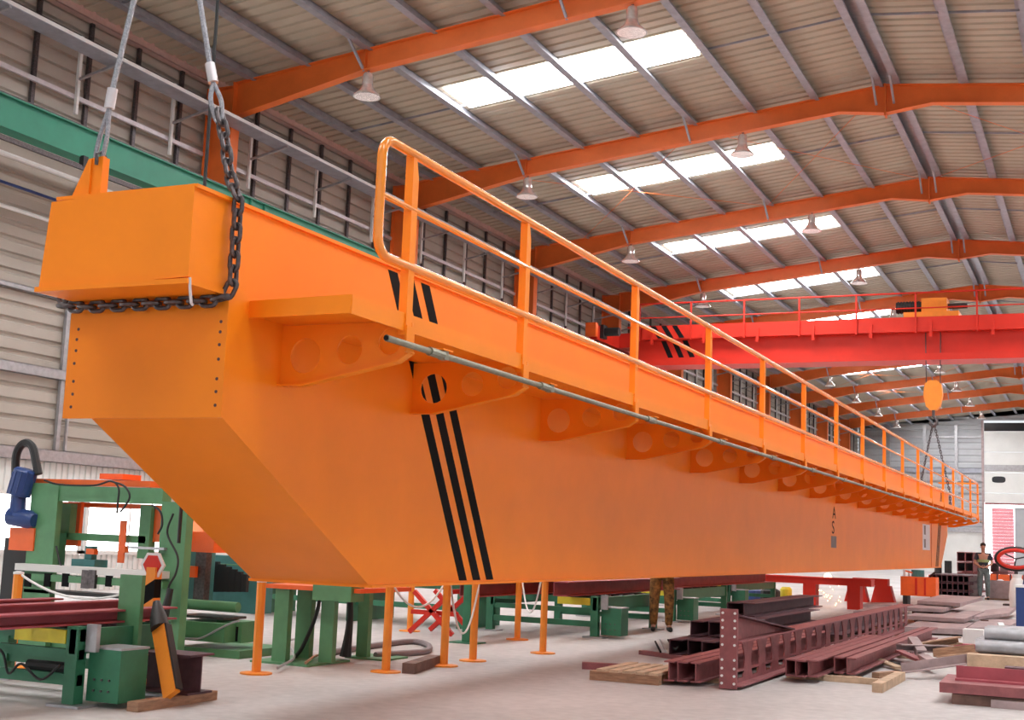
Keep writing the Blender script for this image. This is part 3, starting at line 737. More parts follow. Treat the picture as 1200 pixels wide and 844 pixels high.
# ------------------------------------------------------------------ roller conveyor modules
def conveyor(name, label, x, y, L, lab=False):
    t = thing(name, label, 'conveyor', (x, y, 0), 'green roller conveyors beside the girder')
    W = 1.7; H = .50
    for yy in ((y, y + L)):
        for xx in (x - .06, x - W):
            part(MB().box(xx - .05, xx + .06, yy, yy + .1, .02, H + .08), 'leg', 'green_dark', t)
            part(MB().box(xx - .14, xx + .16, yy - .06, yy + .16, 0, .02), 'foot_plate', 'steel', t)
        for z0, z1, nm in ((H - .03, H + .06, 'top_rail'), (.34, .41, 'mid_rail'), (.15, .23, 'low_rail')):
            part(MB().box(x - W, x, yy + .02, yy + .08, z0, z1), nm, 'green_dark', t)
    for xx in (x - .05, x - W + .05):
        part(MB().box(xx - .03, xx + .03, y, y + L, H - .12, H + .06), 'side_rail', 'green_dark', t)
    nr = max(2, int(L / .5))
    rm = MB().cyl((x - W + .12, 0, H + .02), (x - .12, 0, H + .02), .055, 10).mesh('roller', 'chain_steel', True)
    for i in range(nr): inst('roller', rm, t, Matrix.Translation((0, y + .3 + (L - .5) * i / (nr - 1), 0)))
    gb = part(MB().box(x + .01, x + .31, y + .12, y + .42, .04, .42), 'gear_box', 'green_dark', t)
    bm_ = MB().cyl((0, 0, 0), (0, -.012, 0), .009, 6).mesh('bolt', 'chain_steel')
    for bx_, bz in ((.08, .12), (.15, .12), (.22, .12), (.08, .2), (.15, .2), (.22, .2)): inst('bolt', bm_, gb, Matrix.Translation((x + bx_, y + .12, bz)))
    part(MB().box(x + .005, x + .315, y + .12, y + .43, .42, .435), 'gear_box_lid', 'steel', t)
    part(MB().box(x + .02, x + .12, y + .06, y + .1, .40, .60), 'motor_plate', 'steel', t)
    part(MB().box(x - .62, x - .12, y - .003, y + .02, H - .05, H + .05), 'yellow_plate', 'yellow', t)
    if lab:
        part(MB().box(x - .19, x + .03, y + .62, y + .66, .35, .95), 'guard_panel', 'green', t)
        part(MB().cyl((x - .55, y + .1, .26), (x - .1, y + .1, .26), .045, 10), 'cylinder', 'rubber', t)
        part(MB().tube(curve_pts([(x - .9, y - .02, .42), (x - .7, y - .03, .35), (x - .62, y - .03, .2), (x - .5, y - .03, .28), (x - .3, y - .03, .18), (x - .12, y - .03, .3)]), .01, 6), 'hose', 'rubber', t, True)
    return t
conveyor('roller_conveyor', 'green roller conveyor with yellow plate carrying maroon beams by the striped post', -6.93, 7.55, .95, True)
conveyor('roller_conveyor', 'green roller conveyor behind the camouflage trousers under the girder', -6.62, 17.5, 2.6)
conveyor('roller_conveyor', 'green roller conveyor with grey gear box beyond the bundles of dark channels', -7.0, 22.3, 3.4)
conveyor('roller_conveyor', 'green roller conveyor beneath the far end of the red beam', -7.55, 28.0, 4.2)

def I_prof(h, w, tf=.014, tw=.01):
    a, b, c = w/2, tw/2, h
    return [(-a, 0), (a, 0), (a, tf), (b, tf), (b, c-tf), (a, c-tf), (a, c), (-a, c), (-a, c-tf), (-b, c-tf), (-b, tf), (-a, tf)]
def C_prof(h, w, tf=.014, tw=.01):
    return [(-w/2, 0), (w/2, 0), (w/2, tf), (-w/2+tw, tf), (-w/2+tw, h-tf), (w/2, h-tf), (w/2, h), (-w/2, h)]
def L_prof(h, w, t=.012): return [(-w/2, 0), (w/2, 0), (w/2, t), (-w/2+t, t), (-w/2+t, h), (-w/2, h)]
def R_prof(h, w): return [(-w/2, 0), (w/2, 0), (w/2, h), (-w/2, h)]
def beam(name, prof, L, x, y, z, mt, label, cat='steel beam', group=None, rz=0.0):   # near end centre at (x, y, z), running along +Y turned by rz
    o = bpy.data.objects.new(name, MB().prism(prof, 'y', 0, L).mesh(name, mt)); COL.objects.link(o)
    o.location = (x, y, z); o.rotation_euler = (0, 0, rz)
    return tag(o, label, cat, group)

# maroon beams on the conveyors
H0 = .58
for i, (px, L, x, prof, lab) in enumerate((((136, 712), 6, -7.35, I_prof(.15, .14), 'dark pink primed steel beam with shortest end on the near conveyor'),
                                 ((149, 722), 6, -7.12, C_prof(.10, .16), 'dark pink primed channel reaching furthest on the near conveyor'),
                                 ((92, 722), 5.6, -7.66, C_prof(.16, .14), 'dark pink primed channel lying behind the two longer beams on the near conveyor'))):
    ye = 8.62 - (.0, .0, .55)[i] + (.0, .18, 0)[i]
    beam('primed_beam', prof, L, x, ye - L, H0, 'maroon_bright', lab, 'steel beam', 'dark pink beams on the near conveyor')
for i, (x, y, L, h) in enumerate(((-6.95, 16.9, 5.2, .2), (-7.55, 15.2, 6.5, .18), (-7.95, 16.0, 8, .2), (-7.2, 22.6, 7.6, .22), (-7.7, 23.0, 7.4, .22))):
    beam('primed_beam', C_prof(h, .22), L, x, y, H0, 'maroon_bright', 'long dark pink primed channel on the conveyor under the girder', 'steel beam', 'dark pink beams on the far conveyors')

# ------------------------------------------------------------------ green saw machine on the left
SY = 10.75
sw = thing('saw_machine', 'green portal saw machine with blue motor and orange guards behind the girder end', 'saw machine', (-9.6, SY, 0))
def wp(name, mt, x0, y0, x1, y1, Y=SY, d=.12, parent=None): return part(pbox(MB(), x0, y0, x1, y1, Y, d), name, mt, parent or sw)
wp('upright', 'green', 38, 566, 50, 790, SY, .08)
wp('upright', 'green', 190, 588, 206, 785, SY, .11)
wp('top_beam', 'green', 52, 569, 190, 591, SY + .02, .14)
wp('top_guard', 'orange_machine', 40, 561, 176, 571, SY + .1, .5)
wp('guard_block', 'orange_machine', 117, 555, 143, 562, SY + .2, .3)
wp('inner_upright', 'green', 71, 590, 80, 630, SY + .3, .1)
wp('inner_upright', 'green', 165, 592, 173, 655, SY + .3, .1)
wp('inner_beam', 'green', 68, 624, 170, 637, SY + .3, .12)
wp('guide_rod', 'white', 61, 588, 64, 650, SY + .1, .03)
wp('slide_column', 'green_dark', 55, 624, 67, 668, SY + .15, .1)
wp('orange_panel', 'orange_machine', 80, 588, 91, 640, SY + .45, .05)
wp('orange_panel', 'orange_machine', 68, 588, 176, 597, SY + .5, .05)
wp('orange_panel', 'orange_machine', 182, 592, 196, 636, SY + .35, .06)
wp('orange_panel', 'orange_machine', 196, 622, 250, 648, SY + .6, .4)
wp('side_guard', 'orange_machine', 12, 618, 38, 646, SY - .02, .3)
wp('support_rail', 'rubber', 6, 630, 18, 790, SY + .1, .08)
wp('bed', 'green', 17, 671, 190, 690, SY - .1, .18)
wp('bed_top', 'wall_white', 17, 668, 190, 670, SY - .12, .14)
wp('bed_frame', 'green', 17, 705, 190, 772, SY + .1, .3)
wp('roller_bank', 'rubber', 28, 690, 186, 705, SY, .25)
for x in (29, 52, 73, 98, 124, 142): wp('bed_slot', 'black_paint', x, 672, x + 6, 688, SY - .105, .02)
for x in (96, 104): wp('clamp_column', 'chain_steel', x, 668, x + 6, 690, SY - .14, .04)
wp('vise', 'teal', 84, 655, 110, 669, SY + .1, .2); wp('vise_post', 'teal', 100, 640, 107, 656, SY + .15, .08); wp('valve', 'orange_machine', 101, 643, 110, 650, SY + .1, .06)
wp('valve', 'orange_machine', 139, 640, 146, 648, SY + .2, .06); wp('valve_rod', 'orange_machine', 141, 610, 144, 660, SY + .22, .02)
wp('side_bracket', 'steel', 174, 648, 180, 690, SY - .1, .06); wp('side_arm', 'steel', 150, 640, 192, 645, SY - .05, .05)
# blue motor
mc = ony(26, 566, SY - .05); dz = Vector((-.035, 0, -.13)); 
part(MB().tube([mc - dz*1.15, mc - dz, mc + dz, mc + dz*1.05], [.1, .125, .125, .1], 16), 'motor', 'blue', sw, True)
mf = MB()
for k in range(12):
    a = 2*PI*k/12; r = Vector((math.cos(a)*.127, math.sin(a)*.127, 0)); mf.bar(mc - dz*.9 + r, mc + dz*.9 + r, .012, .012)
part(mf, 'motor_fins', 'blue', sw)
g0 = ony(20, 605, SY - .05)
part(MB().tube([mc + dz, g0 + Vector((0, 0, .03)), g0], [.08, .085, .1], 14), 'motor_neck', 'blue', sw, True)
part(MB().tube([g0 + Vector((-.09, 0, 0)), g0 + Vector((.16, .02, -.03)), g0 + Vector((.24, .02, -.04))], [.1, .1, .07], 14), 'gear_head', 'blue', sw, True)
hs = [ony(*p, SY) for p in ((18, 558), (19, 535), (24, 523), (31, 519), (38, 524), (42, 540), (45, 556))]
part(MB().tube(curve_pts(hs), .045, 8), 'cable_loop', 'rubber', sw, True)
for pts in (((52, 563), (70, 568), (110, 569), (130, 564), (139, 572), (138, 590), (137, 602)), ((130, 564), (146, 570), (152, 582), (146, 594), (141, 600)), ((178, 592), (188, 600), (190, 615), (185, 626)), ((66, 640), (69, 655), (72, 664)), ((203, 602), (196, 625), (208, 652), (206, 672), (197, 690), (192, 725))):
    part(MB().tube(curve_pts([ony(*p, SY - .08) for p in pts]), .011, 6), 'hose', 'rubber', sw, True)
a = ony(200, 690, SY - .1); b = ony(190, 732, SY - .12)
part(MB().tube([a, b], [.03, .055], 8), 'hose_sleeve', 'rubber', sw, True)
# drilling unit next to the saw
DYm = 11.65
dm = thing('drilling_machine', 'green and teal drilling machine with black spindles beside the leaning orange bar', 'machine', (-8.6, DYm, 0))
wd = lambda name, mt, x0, y0, x1, y1, Y=DYm, d=.3: wp(name, mt, x0, y0, x1, y1, Y, d, dm)
wd('base_block', 'green', 208, 757, 280, 776, DYm - .3, .9)
wd('drawer', 'green', 206, 727, 262, 754, DYm - .3, .5); wd('drawer_side', 'green', 254, 727, 282, 754, DYm - .1, .3); wd('drawer_mouth', 'black_paint', 256, 733, 278, 752, DYm - .105, .02)
ca, cb = ony(206, 707, DYm - .1), ony(279, 712, DYm - .1)
part(MB().cyl(ca, cb, .055, 12), 'arm', 'green', dm, True)
wd('back_plate', 'teal', 209, 640, 236, 704, DYm + .3, .2); wd('back_plate', 'teal', 236, 650, 300, 720, DYm + .9, .3)
wd('control_box', 'orange_machine', 211, 663, 228, 677, DYm + .2, .1); wd('box_label', 'white', 213, 666, 219, 672, DYm + .19, .01)
wd('frame_column', 'chain_steel', 230, 643, 238, 705, DYm + .25, .1)
for i in range(7): wd('spindle', 'rubber', 241 + i*7, 655 + i*3, 246 + i*7, 694, DYm + .6, .05)
wd('spindle_bar', 'green', 240, 660, 292, 664, DYm + .65, .1)
wd('lower_tray', 'chain_steel', 208, 720, 262, 727, DYm - .2, .4)
part(MB().tube(curve_pts([ony(*p, DYm - .32) for p in ((214, 748), (235, 748), (255, 738), (272, 730), (280, 728))]), .012, 6), 'hose', 'steel', dm, True)

# ------------------------------------------------------------------ green stand with orange top under the girder
TY = 11.5
ts = thing('machine_stand', 'green four legged stand with orange top plate beneath the girder end', 'stand', (-7.6, TY, 0))
for (x0, x1, yt, Y) in ((323, 334, 690, 11.3), (349, 361, 690, 11.75), (377, 388, 703, 11.55), (421, 429, 690, 12.4)):
    a = ony(x0, yt, Y); b = ony(x1, 778, Y); part(MB().box(a.x, b.x, Y, Y + .08, .02, a.z), 'leg', 'green', ts)
a = ony(312, 684, 11.25); b = ony(392, 694, 11.25); part(MB().box(a.x, b.x + .3, 11.25, 12.3, b.z, a.z), 'top_plate', 'orange_machine', ts)
a = ony(367, 683, 11.2); b = ony(411, 706, 11.2); part(MB().box(a.x, b.x, 11.2, 11.45, b.z, a.z + .02), 'control_box', 'green', ts)
part(MB().box(-8.0, -7.3, 11.2, 12.0, 0, .02), 'base_plate', 'green', ts); part(MB().box(-7.55, -7.05, 12.3, 12.8, 0, .02), 'base_plate', 'green', ts)
part(MB().tube(curve_pts([(-7.35, 12.0, .75), (-7.33, 12.0, .4), (-7.36, 12.0, .05)]), [.035 + .03 * (i / 12) ** 3 for i in range(13)], 8), 'cable_bundle', 'rubber', ts, True)
part(MB().tube(curve_pts([(-7.55, 11.75, .7), (-7.58, 11.72, .45), (-7.7, 11.7, .15), (-7.8, 11.72, .03)]), .02, 6), 'cable', 'rubber', ts, True)

# floor odds near the stand
a = onz(470, 789); b = onz(509, 776)
d = (b - a); rz = math.atan2(-d.x, d.y)
beam('timber_block', R_prof(.10, .13), d.length * .8, a.x + .08, a.y, 0, 'wood_dark', 'dark square timber block on the floor beside an orange barrier post', 'timber', rz=rz)
solo(MB().tube(curve_pts([onz(*p, .035) for p in ((380, 766), (430, 758), (480, 752), (501, 756), (500, 763), (470, 766), (440, 768))]), .035, 8), 'floor_hose', 'hose_grey', 'thick grey hose looped on the floor behind the barrier posts', 'hose', smooth=True)
for i, pts in enumerate((((325, 783), (345, 770), (338, 752), (350, 748)), ((358, 777), (372, 768), (384, 773), (392, 768)))):
    solo(MB().tube(curve_pts([onz(*p, .05) for p in pts]), .014, 6), 'floor_cable', 'wood_pale' if i else 'steel', ('grey cable lying on the floor by the green stand', 'pale rope curled on the base of the green stand')[i], 'cable', smooth=True)
# red trestle behind the posts
RY = 15.9; c = ony(505, 735, RY)
rt = thing('red_trestle', 'small red steel trestle with crossed legs behind the orange barrier posts', 'trestle', (c.x, RY, 0))
for yy in (RY, RY + .6):
    for s in (-1, 1): part(MB().bar((c.x - s*.33, yy, .03), (c.x + s*.28, yy, .58), .05, .06), 'crossed_leg', 'red', rt)
part(MB().box(c.x - .35, c.x + .35, RY + .05, RY + .12, .27, .33), 'cross_bar', 'red', rt)
part(MB().bar((c.x + .28, RY - .05, .6), (c.x + .28, RY + .75, .6), .06, .06), 'top_bar', 'red', rt)
# long green machine bed behind the posts
lb = thing('machine_bed', 'long low green machine bed running behind the red trestle', 'machine', (-10.0, 17.5, 0))
for k in range(3): part(MB().box(-12.6 + 1.9*k, -12.5 + 1.9*k, 17.4, 18.7, 0, .56), 'leg', 'green_dark', lb)
part(MB().box(-12.8, -8.6, 17.6, 18.6, .55, .85), 'bed', 'green_dark', lb)
part(MB().box(-12.8, -8.6, 17.3, 18.8, .85, .88), 'bed_top', 'green', lb)
part(MB().box(-12.8, -8.6, 17.5, 17.56, .25, .33), 'lower_rail', 'green_dark', lb)
for k in range(8): part(MB().cyl((-12.5 + .48*k, 17.5, .62), (-12.5 + .48*k, 17.5, .82), .06, 10), 'vertical_roller', 'chain_steel', lb)
ct = thing('green_column', 'slim dark green column on a flat plate among the barrier posts', 'column', tuple(onz(545, 754)))
g = onz(545, 754); part(MB().box(g.x - .05, g.x + .05, g.y, g.y + .1, .015, 1.3), 'column', 'green_dark', ct); part(MB().box(g.x - .2, g.x + .2, g.y - .1, g.y + .2, 0, .015), 'base_plate', 'green_dark', ct)

# steel stub on timbers with leaning orange bar
tb = [beam('timber_bearer', R_prof(.07, .10), .95, -6.47, 7.66, 0, 'wood', 'brown timber bearer under the rusty beam stub', 'timber', rz=.02)]
ib = MB().prism([(8.34 + y, .07 + z) for y, z in I_prof(.30, .30, .016, .014)], 'x', -6.92, -6.40)
solo(ib, 'beam_stub', 'maroon_dark', 'short rusty beam stub standing on a brown timber bearer', 'steel beam')
ob = thing('leaning_bar', 'orange flat bar with black sleeve leaning against the rusty beam stub', 'bar', tuple(onz(204, 812)))
p0 = ony(207, 803, 8.05); p1 = ony(187, 733, 8.22)
p0 = Vector((p0.x, 8.0, .09))
part(MB().bar(p0, p1, .13, .05, (0, 1, 0)), 'bar', 'orange_post', ob)
e_ = (p1 - p0).normalized(); s_ = Vector((.075, .0, .01))
part(MB().bar(p0 + s_ + e_*.05, p1 + s_, .03, .06, (0, 1, 0)), 'black_edge', 'rubber', ob)
part(MB().tube([p1 - e_*.03, p1 + e_*.06, p1 + e_*.22 + Vector((.01, 0, 0))], [.075, .07, .03], 10), 'sleeve', 'rubber', ob, True)

# ------------------------------------------------------------------ castellated beam with haunch
cb_ = thing('castellated_beam', 'long dark red castellated beam with bolted end plate and haunch', 'steel beam', (-3.27, 12.4, 0))
CXB, CY0, CL, CH = -3.33, 12.42, 11.9, .43
holes = []
for i in range(20):
    u = .35 + i * .585
    holes.append([(u - .14, .14), (u + .14, .14), (u + .17, .22), (u + .13, .31)] + [(u + .10*math.cos(t), .335 + .06*math.sin(t)) for t in [PI*k/5 for k in range(6)]] + [(u - .13, .31), (u - .17, .22)])
    holes.append([(u - .10, .05), (u + .10, .05), (u + .15, .115), (u - .15, .115)])
cme = holed_plate('web', [(0, .01), (CL, .01), (CL, CH - .01), (0, CH - .01)], holes, .012, 'maroon')
inst('web', cme, cb_, Matrix(((0, 0, 1, CXB), (1, 0, 0, CY0), (0, 1, 0, .03), (0, 0, 0, 1))))
part(MB().box(CXB - .11, CXB + .11, CY0, CY0 + CL, .03, .045), 'bottom_flange', 'maroon', cb_)
part(MB().box(CXB - .11, CXB + .11, CY0, CY0 + CL, .03 + CH - .015, .03 + CH), 'top_flange', 'maroon', cb_)
part(MB().prism([(CY0, CH + .03), (CY0 + 2.3, CH + .03), (CY0, .70)], 'x', CXB - .006, CXB + .006), 'haunch_web', 'maroon', cb_)
part(MB().bar((CXB, CY0, .70), (CXB, CY0 + 2.3, CH + .04), .22, .014), 'haunch_flange', 'maroon_dark', cb_)
epl = part(MB().box(CXB - .10, CXB + .07, CY0 - .03, CY0, .01, .76), 'end_plate', 'maroon', cb_)
bm_ = MB().cyl((0, 0, 0), (0, -.008, 0), .013, 8).mesh('bolt_hole', 'white')
for z in (.06, .13, .20, .28, .42, .5, .58, .65, .72):
    for xx in (-.075, .045): inst('bolt_hole', bm_, epl, Matrix.Translation((CXB + xx, CY0 - .031, z)))
solo(MB().box(-3.6, -2.9, 14.5, 14.70, 0, .03), 'spacer_timber', 'wood', 'thin timber spacer under the castellated beam', 'timber')
solo(MB().box(-3.6, -2.9, 22.5, 22.62, 0, .03), 'spacer_timber', 'wood', 'thin timber spacer under the far half of the castellated beam', 'timber')
# bundles of channels on the floor
for i in range(3):
    beam('steel_channel', C_prof(.19, .10) if i % 2 else I_prof(.19, .10), 6.5, -3.92 + .125*i, 12.35 + .03*i, .04, 'maroon', 'dark red channel in the bundle left of the castellated beam', 'steel beam', 'channels left of the castellated beam')
for i, (x, y, L) in enumerate(((-3.02, 13.6, 5.0), (-2.91, 13.55, 5.0), (-2.80, 13.65, 5.0), (-2.66, 14.3, 7.2), (-2.53, 14.3, 7.2))):
    beam('steel_channel', C_prof(.17, .10), L, x, y, .06, 'maroon', 'dark red channel in the bundle right of the castellated beam', 'steel beam', 'channels right of the castellated beam')
for k, y in enumerate((14.0, 17.8, 20.8)):
    solo(MB().box(-3.15, -2.15 if k == 0 else -2.35, y, y + .1, 0, .06), 'dunnage_timber', 'wood_pale', 'pale timber under the channel bundle right of the castellated beam', 'timber', 'timbers under the right channel bundle')
for k, y in enumerate((12.9, 17.5)):
    solo(MB().box(-4.05, -3.55, y, y + .1, 0, .04), 'dunnage_timber', 'wood', 'timber under the channel bundle left of the castellated beam', 'timber', 'timbers under the left channel bundle')
n_ = 0
for row, (z, x0, cnt, y, L) in enumerate(((.05, -4.75, 4, 15.2, 6.0), (.24, -4.70, 3, 15.9, 5.2), (.42, -4.70, 2, 17.6, 4.6))):
    for i in range(cnt):
        beam('steel_channel', C_prof(.18, .16, .012, .012), L, x0 + .20*i, y + .1*(i % 2), z, 'maroon_dark', 'dark channel in the stacked pile behind the castellated beam', 'steel beam', 'stacked channels behind the castellated beam')
for i in range(2):
    beam('steel_channel', L_prof(.2, .2, .016), 7.2, -3.90 + .21*i, 19.2 + .4*i, .12, 'maroon_dark', 'long dark angle section lying behind the castellated beam', 'steel beam', 'long angles behind the castellated beam')
for k, y in enumerate((19.7, 22.2, 25.0)):
    solo(MB().box(-4.02, -3.55, y, y + .1, 0, .12), 'dunnage_timber', 'wood_dark', 'dark timber under the long angle sections', 'timber', 'timbers under the long angles')
solo(MB().box(-4.85, -3.95, 15.6, 15.7, 0, .05), 'dunnage_timber', 'wood', 'timber under the near end of the stacked channel pile', 'timber')
solo(MB().box(-4.85, -3.95, 20.0, 20.1, 0, .05), 'dunnage_timber', 'wood', 'timber under the far end of the stacked channel pile', 'timber')
# flat bars and pallet
a, b = onz(682, 784), onz(796, 789); d = b - a
beam('flat_bar', R_prof(.07, .10), d.length, a.x, a.y, 0, 'maroon', 'square dark red bar lying on bare floor beside the pallet', 'steel bar', rz=math.atan2(-d.x, d.y))
a, b = onz(752, 767), onz(815, 776); d = b - a
beam('flat_bar', R_prof(.05, .10), d.length, a.x, a.y, 0, 'maroon', 'thin dark red bar lying below the bent wires', 'steel bar', rz=math.atan2(-d.x, d.y))
pl = thing('timber_pallet', 'small pale slatted timber pallet beside the channel bundle', 'pallet', (-4.3, 12.3, 0))
for k in range(3): part(MB().box(-4.70, -3.99, 12.25 + .42*k, 12.35 + .42*k, 0, .09), 'bearer', 'wood', pl)
for k in range(5): part(MB().box(-4.62 + .135*k, -4.53 + .135*k, 12.22, 13.22, .09, .115), 'slat', 'wood_pale', pl)
wr_ = [((768, 752), (774, 764)), ((774, 750), (780, 763)), ((783, 750), (791, 762), (808, 745)), ((790, 760), (812, 744), (824, 752)), ((800, 762), (812, 750))]
for i, pts in enumerate(wr_):
    mb = MB().tube([onz(p[0], p[1], .03 + .12 * (k % 2)) for k, p in enumerate(pts)], .014, 6)
    solo(mb, 'bent_wire', 'black_paint' if i % 2 == 0 else 'steel', 'black bent rod lying on the floor behind the pallet' if i % 2 == 0 else 'bare steel bent rod lying on the floor behind the pallet', 'rod', 'bent rods behind the pallet')

# ------------------------------------------------------------------ loose plates in the distance
random.seed(3)
PLS = [((1060, 741), (1128, 744), 2.6, .09, ''), ((1062, 726), (1130, 730), 4.0, .07, ''), ((1060, 716), (1105, 718), 4.6, .07, ''), ((1075, 708), (1125, 711), 5.0, .07, ''),
       ((1134, 741), (1180, 741), 3.6, .08, ''), ((1141, 727), (1182, 722), 4.0, .06, ''), ((1010, 712), (1046, 712), 1.6, .07, ''), ((1000, 719), (1045, 719), 3.2, .05, '')]
plabs = ['lowest wide steel plate just behind the castellated beam end', 'large steel plate lying on the lowest plate behind the castellated beam', 'pinkish steel plate lying across the large plate', 'topmost pinkish steel plate in front of the dark bundles',
         'wide steel plate in front of the blue cabinet', 'steel plate overlapping the one in front of the blue cabinet', 'steel plate under the girder beside the red blocks', 'steel plate leaning towards the long dark angles']
zs = [.03, .14, .24, .33, .03, .13, .02, .09]
for i, (p, q, L, th, _) in enumerate(PLS):
    a, b = onz(*p, zs[i]), onz(*q, zs[i])
    mb = MB().prism([(a.x, a.y), (b.x, b.y), (b.x - .1 + .2*random.random(), b.y + L), (a.x - .1, a.y + L)], 'z', zs[i], zs[i] + th)
    solo(mb, 'steel_plate', 'rust_plate', plabs[i], 'steel plate', 'loose steel plates on the floor')
    if i < 6:
        for yy in (a.y + .3, a.y + L - .5): solo(MB().box(a.x + .1, b.x - .2, yy, yy + .1, zs[i] - (.03 if i in (0, 4) else .06), zs[i]), 'plate_bearer', 'wood_dark', 'dark bearer ' + ('under the lowest wide plate', 'under the large plate behind the castellated beam', 'under the pinkish plate lying across', 'under the topmost pinkish plate', 'under the plate before the blue cabinet', 'between the overlapping plates at the cabinet')[i], 'timber', 'dark bearers between loose plates')

# ------------------------------------------------------------------ scrap heap, timbers and beams at right
g = onz(1037, 812)
a, b = onz(1028, 812), onz(1052, 799); d = b - a
beam('timber_baulk', R_prof(.09, .10), 1.5, a.x, a.y, 0, 'wood_pale', 'pale squared timber pointing out of the scrap heap', 'timber', rz=math.atan2(-d.x, d.y))
a, b = onz(1026, 795), onz(1050, 793); d = b - a
beam('timber_baulk', R_prof(.06, .09), .5, a.x, a.y, 0, 'wood', 'short brown timber offcut left of the scrap heap', 'timber', rz=math.atan2(-d.x, d.y))
a, b = onz(982, 797), onz(1009, 799); d = b - a
beam('timber_baulk', R_prof(.05, .09), d.length, a.x, a.y, 0, 'wood', 'brown timber offcut poking from under the right channel bundle', 'timber', rz=math.atan2(-d.x, d.y))
for i in range(14):
    p = onz(1052 + random.random()*48, 775 + random.random()*22)
    mt = random.choice(['rust_plate', 'wood', 'wood_pale', 'rust_plate', 'maroon'])
    prof = random.choice([L_prof(.1, .12), R_prof(.04, .14), C_prof(.09, .12), R_prof(.03, .1)])
    o = beam('scrap_piece', prof, 0.35 + random.random()*.6, p.x, p.y, .01 + .05 * (i % 4), mt, 'offcut of rusty steel or wood lying in the scrap heap', 'scrap', 'scrap heap offcuts', rz=random.uniform(-1.2, .9))
    o.rotation_euler.x = random.uniform(-.02, .22)
def along_x(name, prof, p, z, L, mt, label, cat='steel beam', group=None):
    q = onz(*p, z); return beam(name, prof, L, q.x, q.y, z, mt, label, cat, group, rz=-PI/2 + .03)
along_x('timber_baulk', R_prof(.09, .5), (1118, 822), .0, 3.0, 'wood_dark', 'dark bearer below the wide maroon plate', 'timber')
along_x('primed_section', R_prof(.09, .95), (1106, 806), .10, 4.0, 'maroon', 'wide maroon plate lying on a dark bearer')
along_x('primed_section', L_prof(.13, .16, .02), (1120, 797), .19, .95, 'maroon_bright', 'short bright maroon angle lying on the wide maroon plate')
along_x('primed_section', C_prof(.12, .2, .02), (1178, 796), .19, 3.0, 'maroon_dark', 'dark channel lying beside the short bright maroon angle')
along_x('primed_section', R_prof(.07, .25), (1162, 828), .0, 3.0, 'rust_plate', 'flat grey bar on the floor in front of the wide maroon plate', 'steel bar')
along_x('timber_baulk', R_prof(.16, .22), (1134, 794), .0, 4.0, 'wood_dark', 'dark lower timber baulk behind the wide maroon plate', 'timber')
along_x('timber_baulk', R_prof(.13, .2), (1134, 780), .16, 4.0, 'wood_pale', 'pale timber baulk lying on the dark lower baulk', 'timber')
along_x('timber_baulk', R_prof(.12, .2), (1118, 764), .0, 1.1, 'maroon_bright', 'maroon painted block beside the white carton', 'steel beam')
along_x('timber_baulk', R_prof(.16, .9), (1142, 778), .0, 4.0, 'wood', 'wide brown timber carrying the row of grey steel tubes', 'timber')
qt = onz(1142, 778)
for i in range(5):
    yy = qt.y - .36 + .18*i
    solo(MB().cyl((qt.x + .05 + .06*(i % 2), yy, .248), (3.0, yy + .02, .248), .086, 12), 'steel_tube', 'steel', 'grey steel tube in the row lying on timbers', 'steel tube', 'grey steel tubes on the timbers', smooth=True)
for i in range(4):
    yy = qt.y - .27 + .18*i
    solo(MB().cyl((qt.x + .15 + .1*(i % 2), yy, .402), (3.0, yy + .02, .402), .086, 12), 'steel_tube', 'steel', 'grey steel tube in the upper layer of the tube stack', 'steel tube', 'upper grey steel tubes', smooth=True)
g = onz(1142, 763); solo(MB().box(g.x - .16, g.x + .12, g.y, g.y + .3, 0, .3), 'white_carton', 'white', 'small white carton standing at the end of the grey tubes', 'carton')
a = onz(1163, 742, .35); b = onz(1192, 748, .12)
solo(MB().bar((a.x, 20, .42), (b.x + .15, 19.3, .035), .08, .03), 'steel_strip', 'white', 'pale steel strip leaning on the grey tubes', 'steel bar')
g = onz(1191, 742); cbn = thing('blue_cabinet', 'blue steel cabinet with white top edge at the end of the plates', 'cabinet', (g.x + .4, g.y, 0))
part(MB().box(g.x, g.x + 1.0, g.y, g.y + .8, 0, .82), 'body', 'blue', cbn); part(MB().box(g.x - .02, g.x + 1.0, g.y - .02, g.y + .82, .82, .86), 'top', 'white', cbn); part(MB().box(g.x + .06, g.x + .95, g.y - .015, g.y, .08, .76), 'door', 'blue', cbn)

# ------------------------------------------------------------------ clutter under and beyond the far girder end
g = onz(990, 706)
RYb = 31.5
rb = thing('red_beam', 'long bright red beam on red block supports under the girder', 'steel beam', (-6.6, RYb, 0))
a = ony(868, 676, RYb); b = ony(1021, 688, RYb)
part(MB().box(a.x - .6, b.x, RYb, RYb + .45, b.z, a.z + .05), 'beam', 'red', rb)
part(MB().box(a.x - .6, b.x, RYb - .06, RYb + .51, a.z + .05, a.z + .08), 'top_flange', 'red', rb)
for px in (948, 1000): 
    q = ony(px, 700, RYb); part(MB().box(q.x - .15, q.x + .15, RYb + .02, RYb + .42, 0, b.z), 'support', 'red', rb)
rb2 = thing('red_block', 'short bright red beam section on a red stool near the welding sparks', 'steel beam', (-5.6, 36.5, 0))
a = ony(999, 677, 36.5); b = ony(1040, 687, 36.5)
part(MB().box(a.x, b.x, 36.5, 36.9, b.z, a.z), 'beam', 'red', rb2)
for px in (1003, 1034):
    q = ony(px, 695, 36.5); part(MB().prism([(q.x - .32, 0), (q.x + .32, 0), (q.x + .2, b.z), (q.x - .2, b.z)], 'y', 36.52, 36.88), 'stool', 'red', rb2)
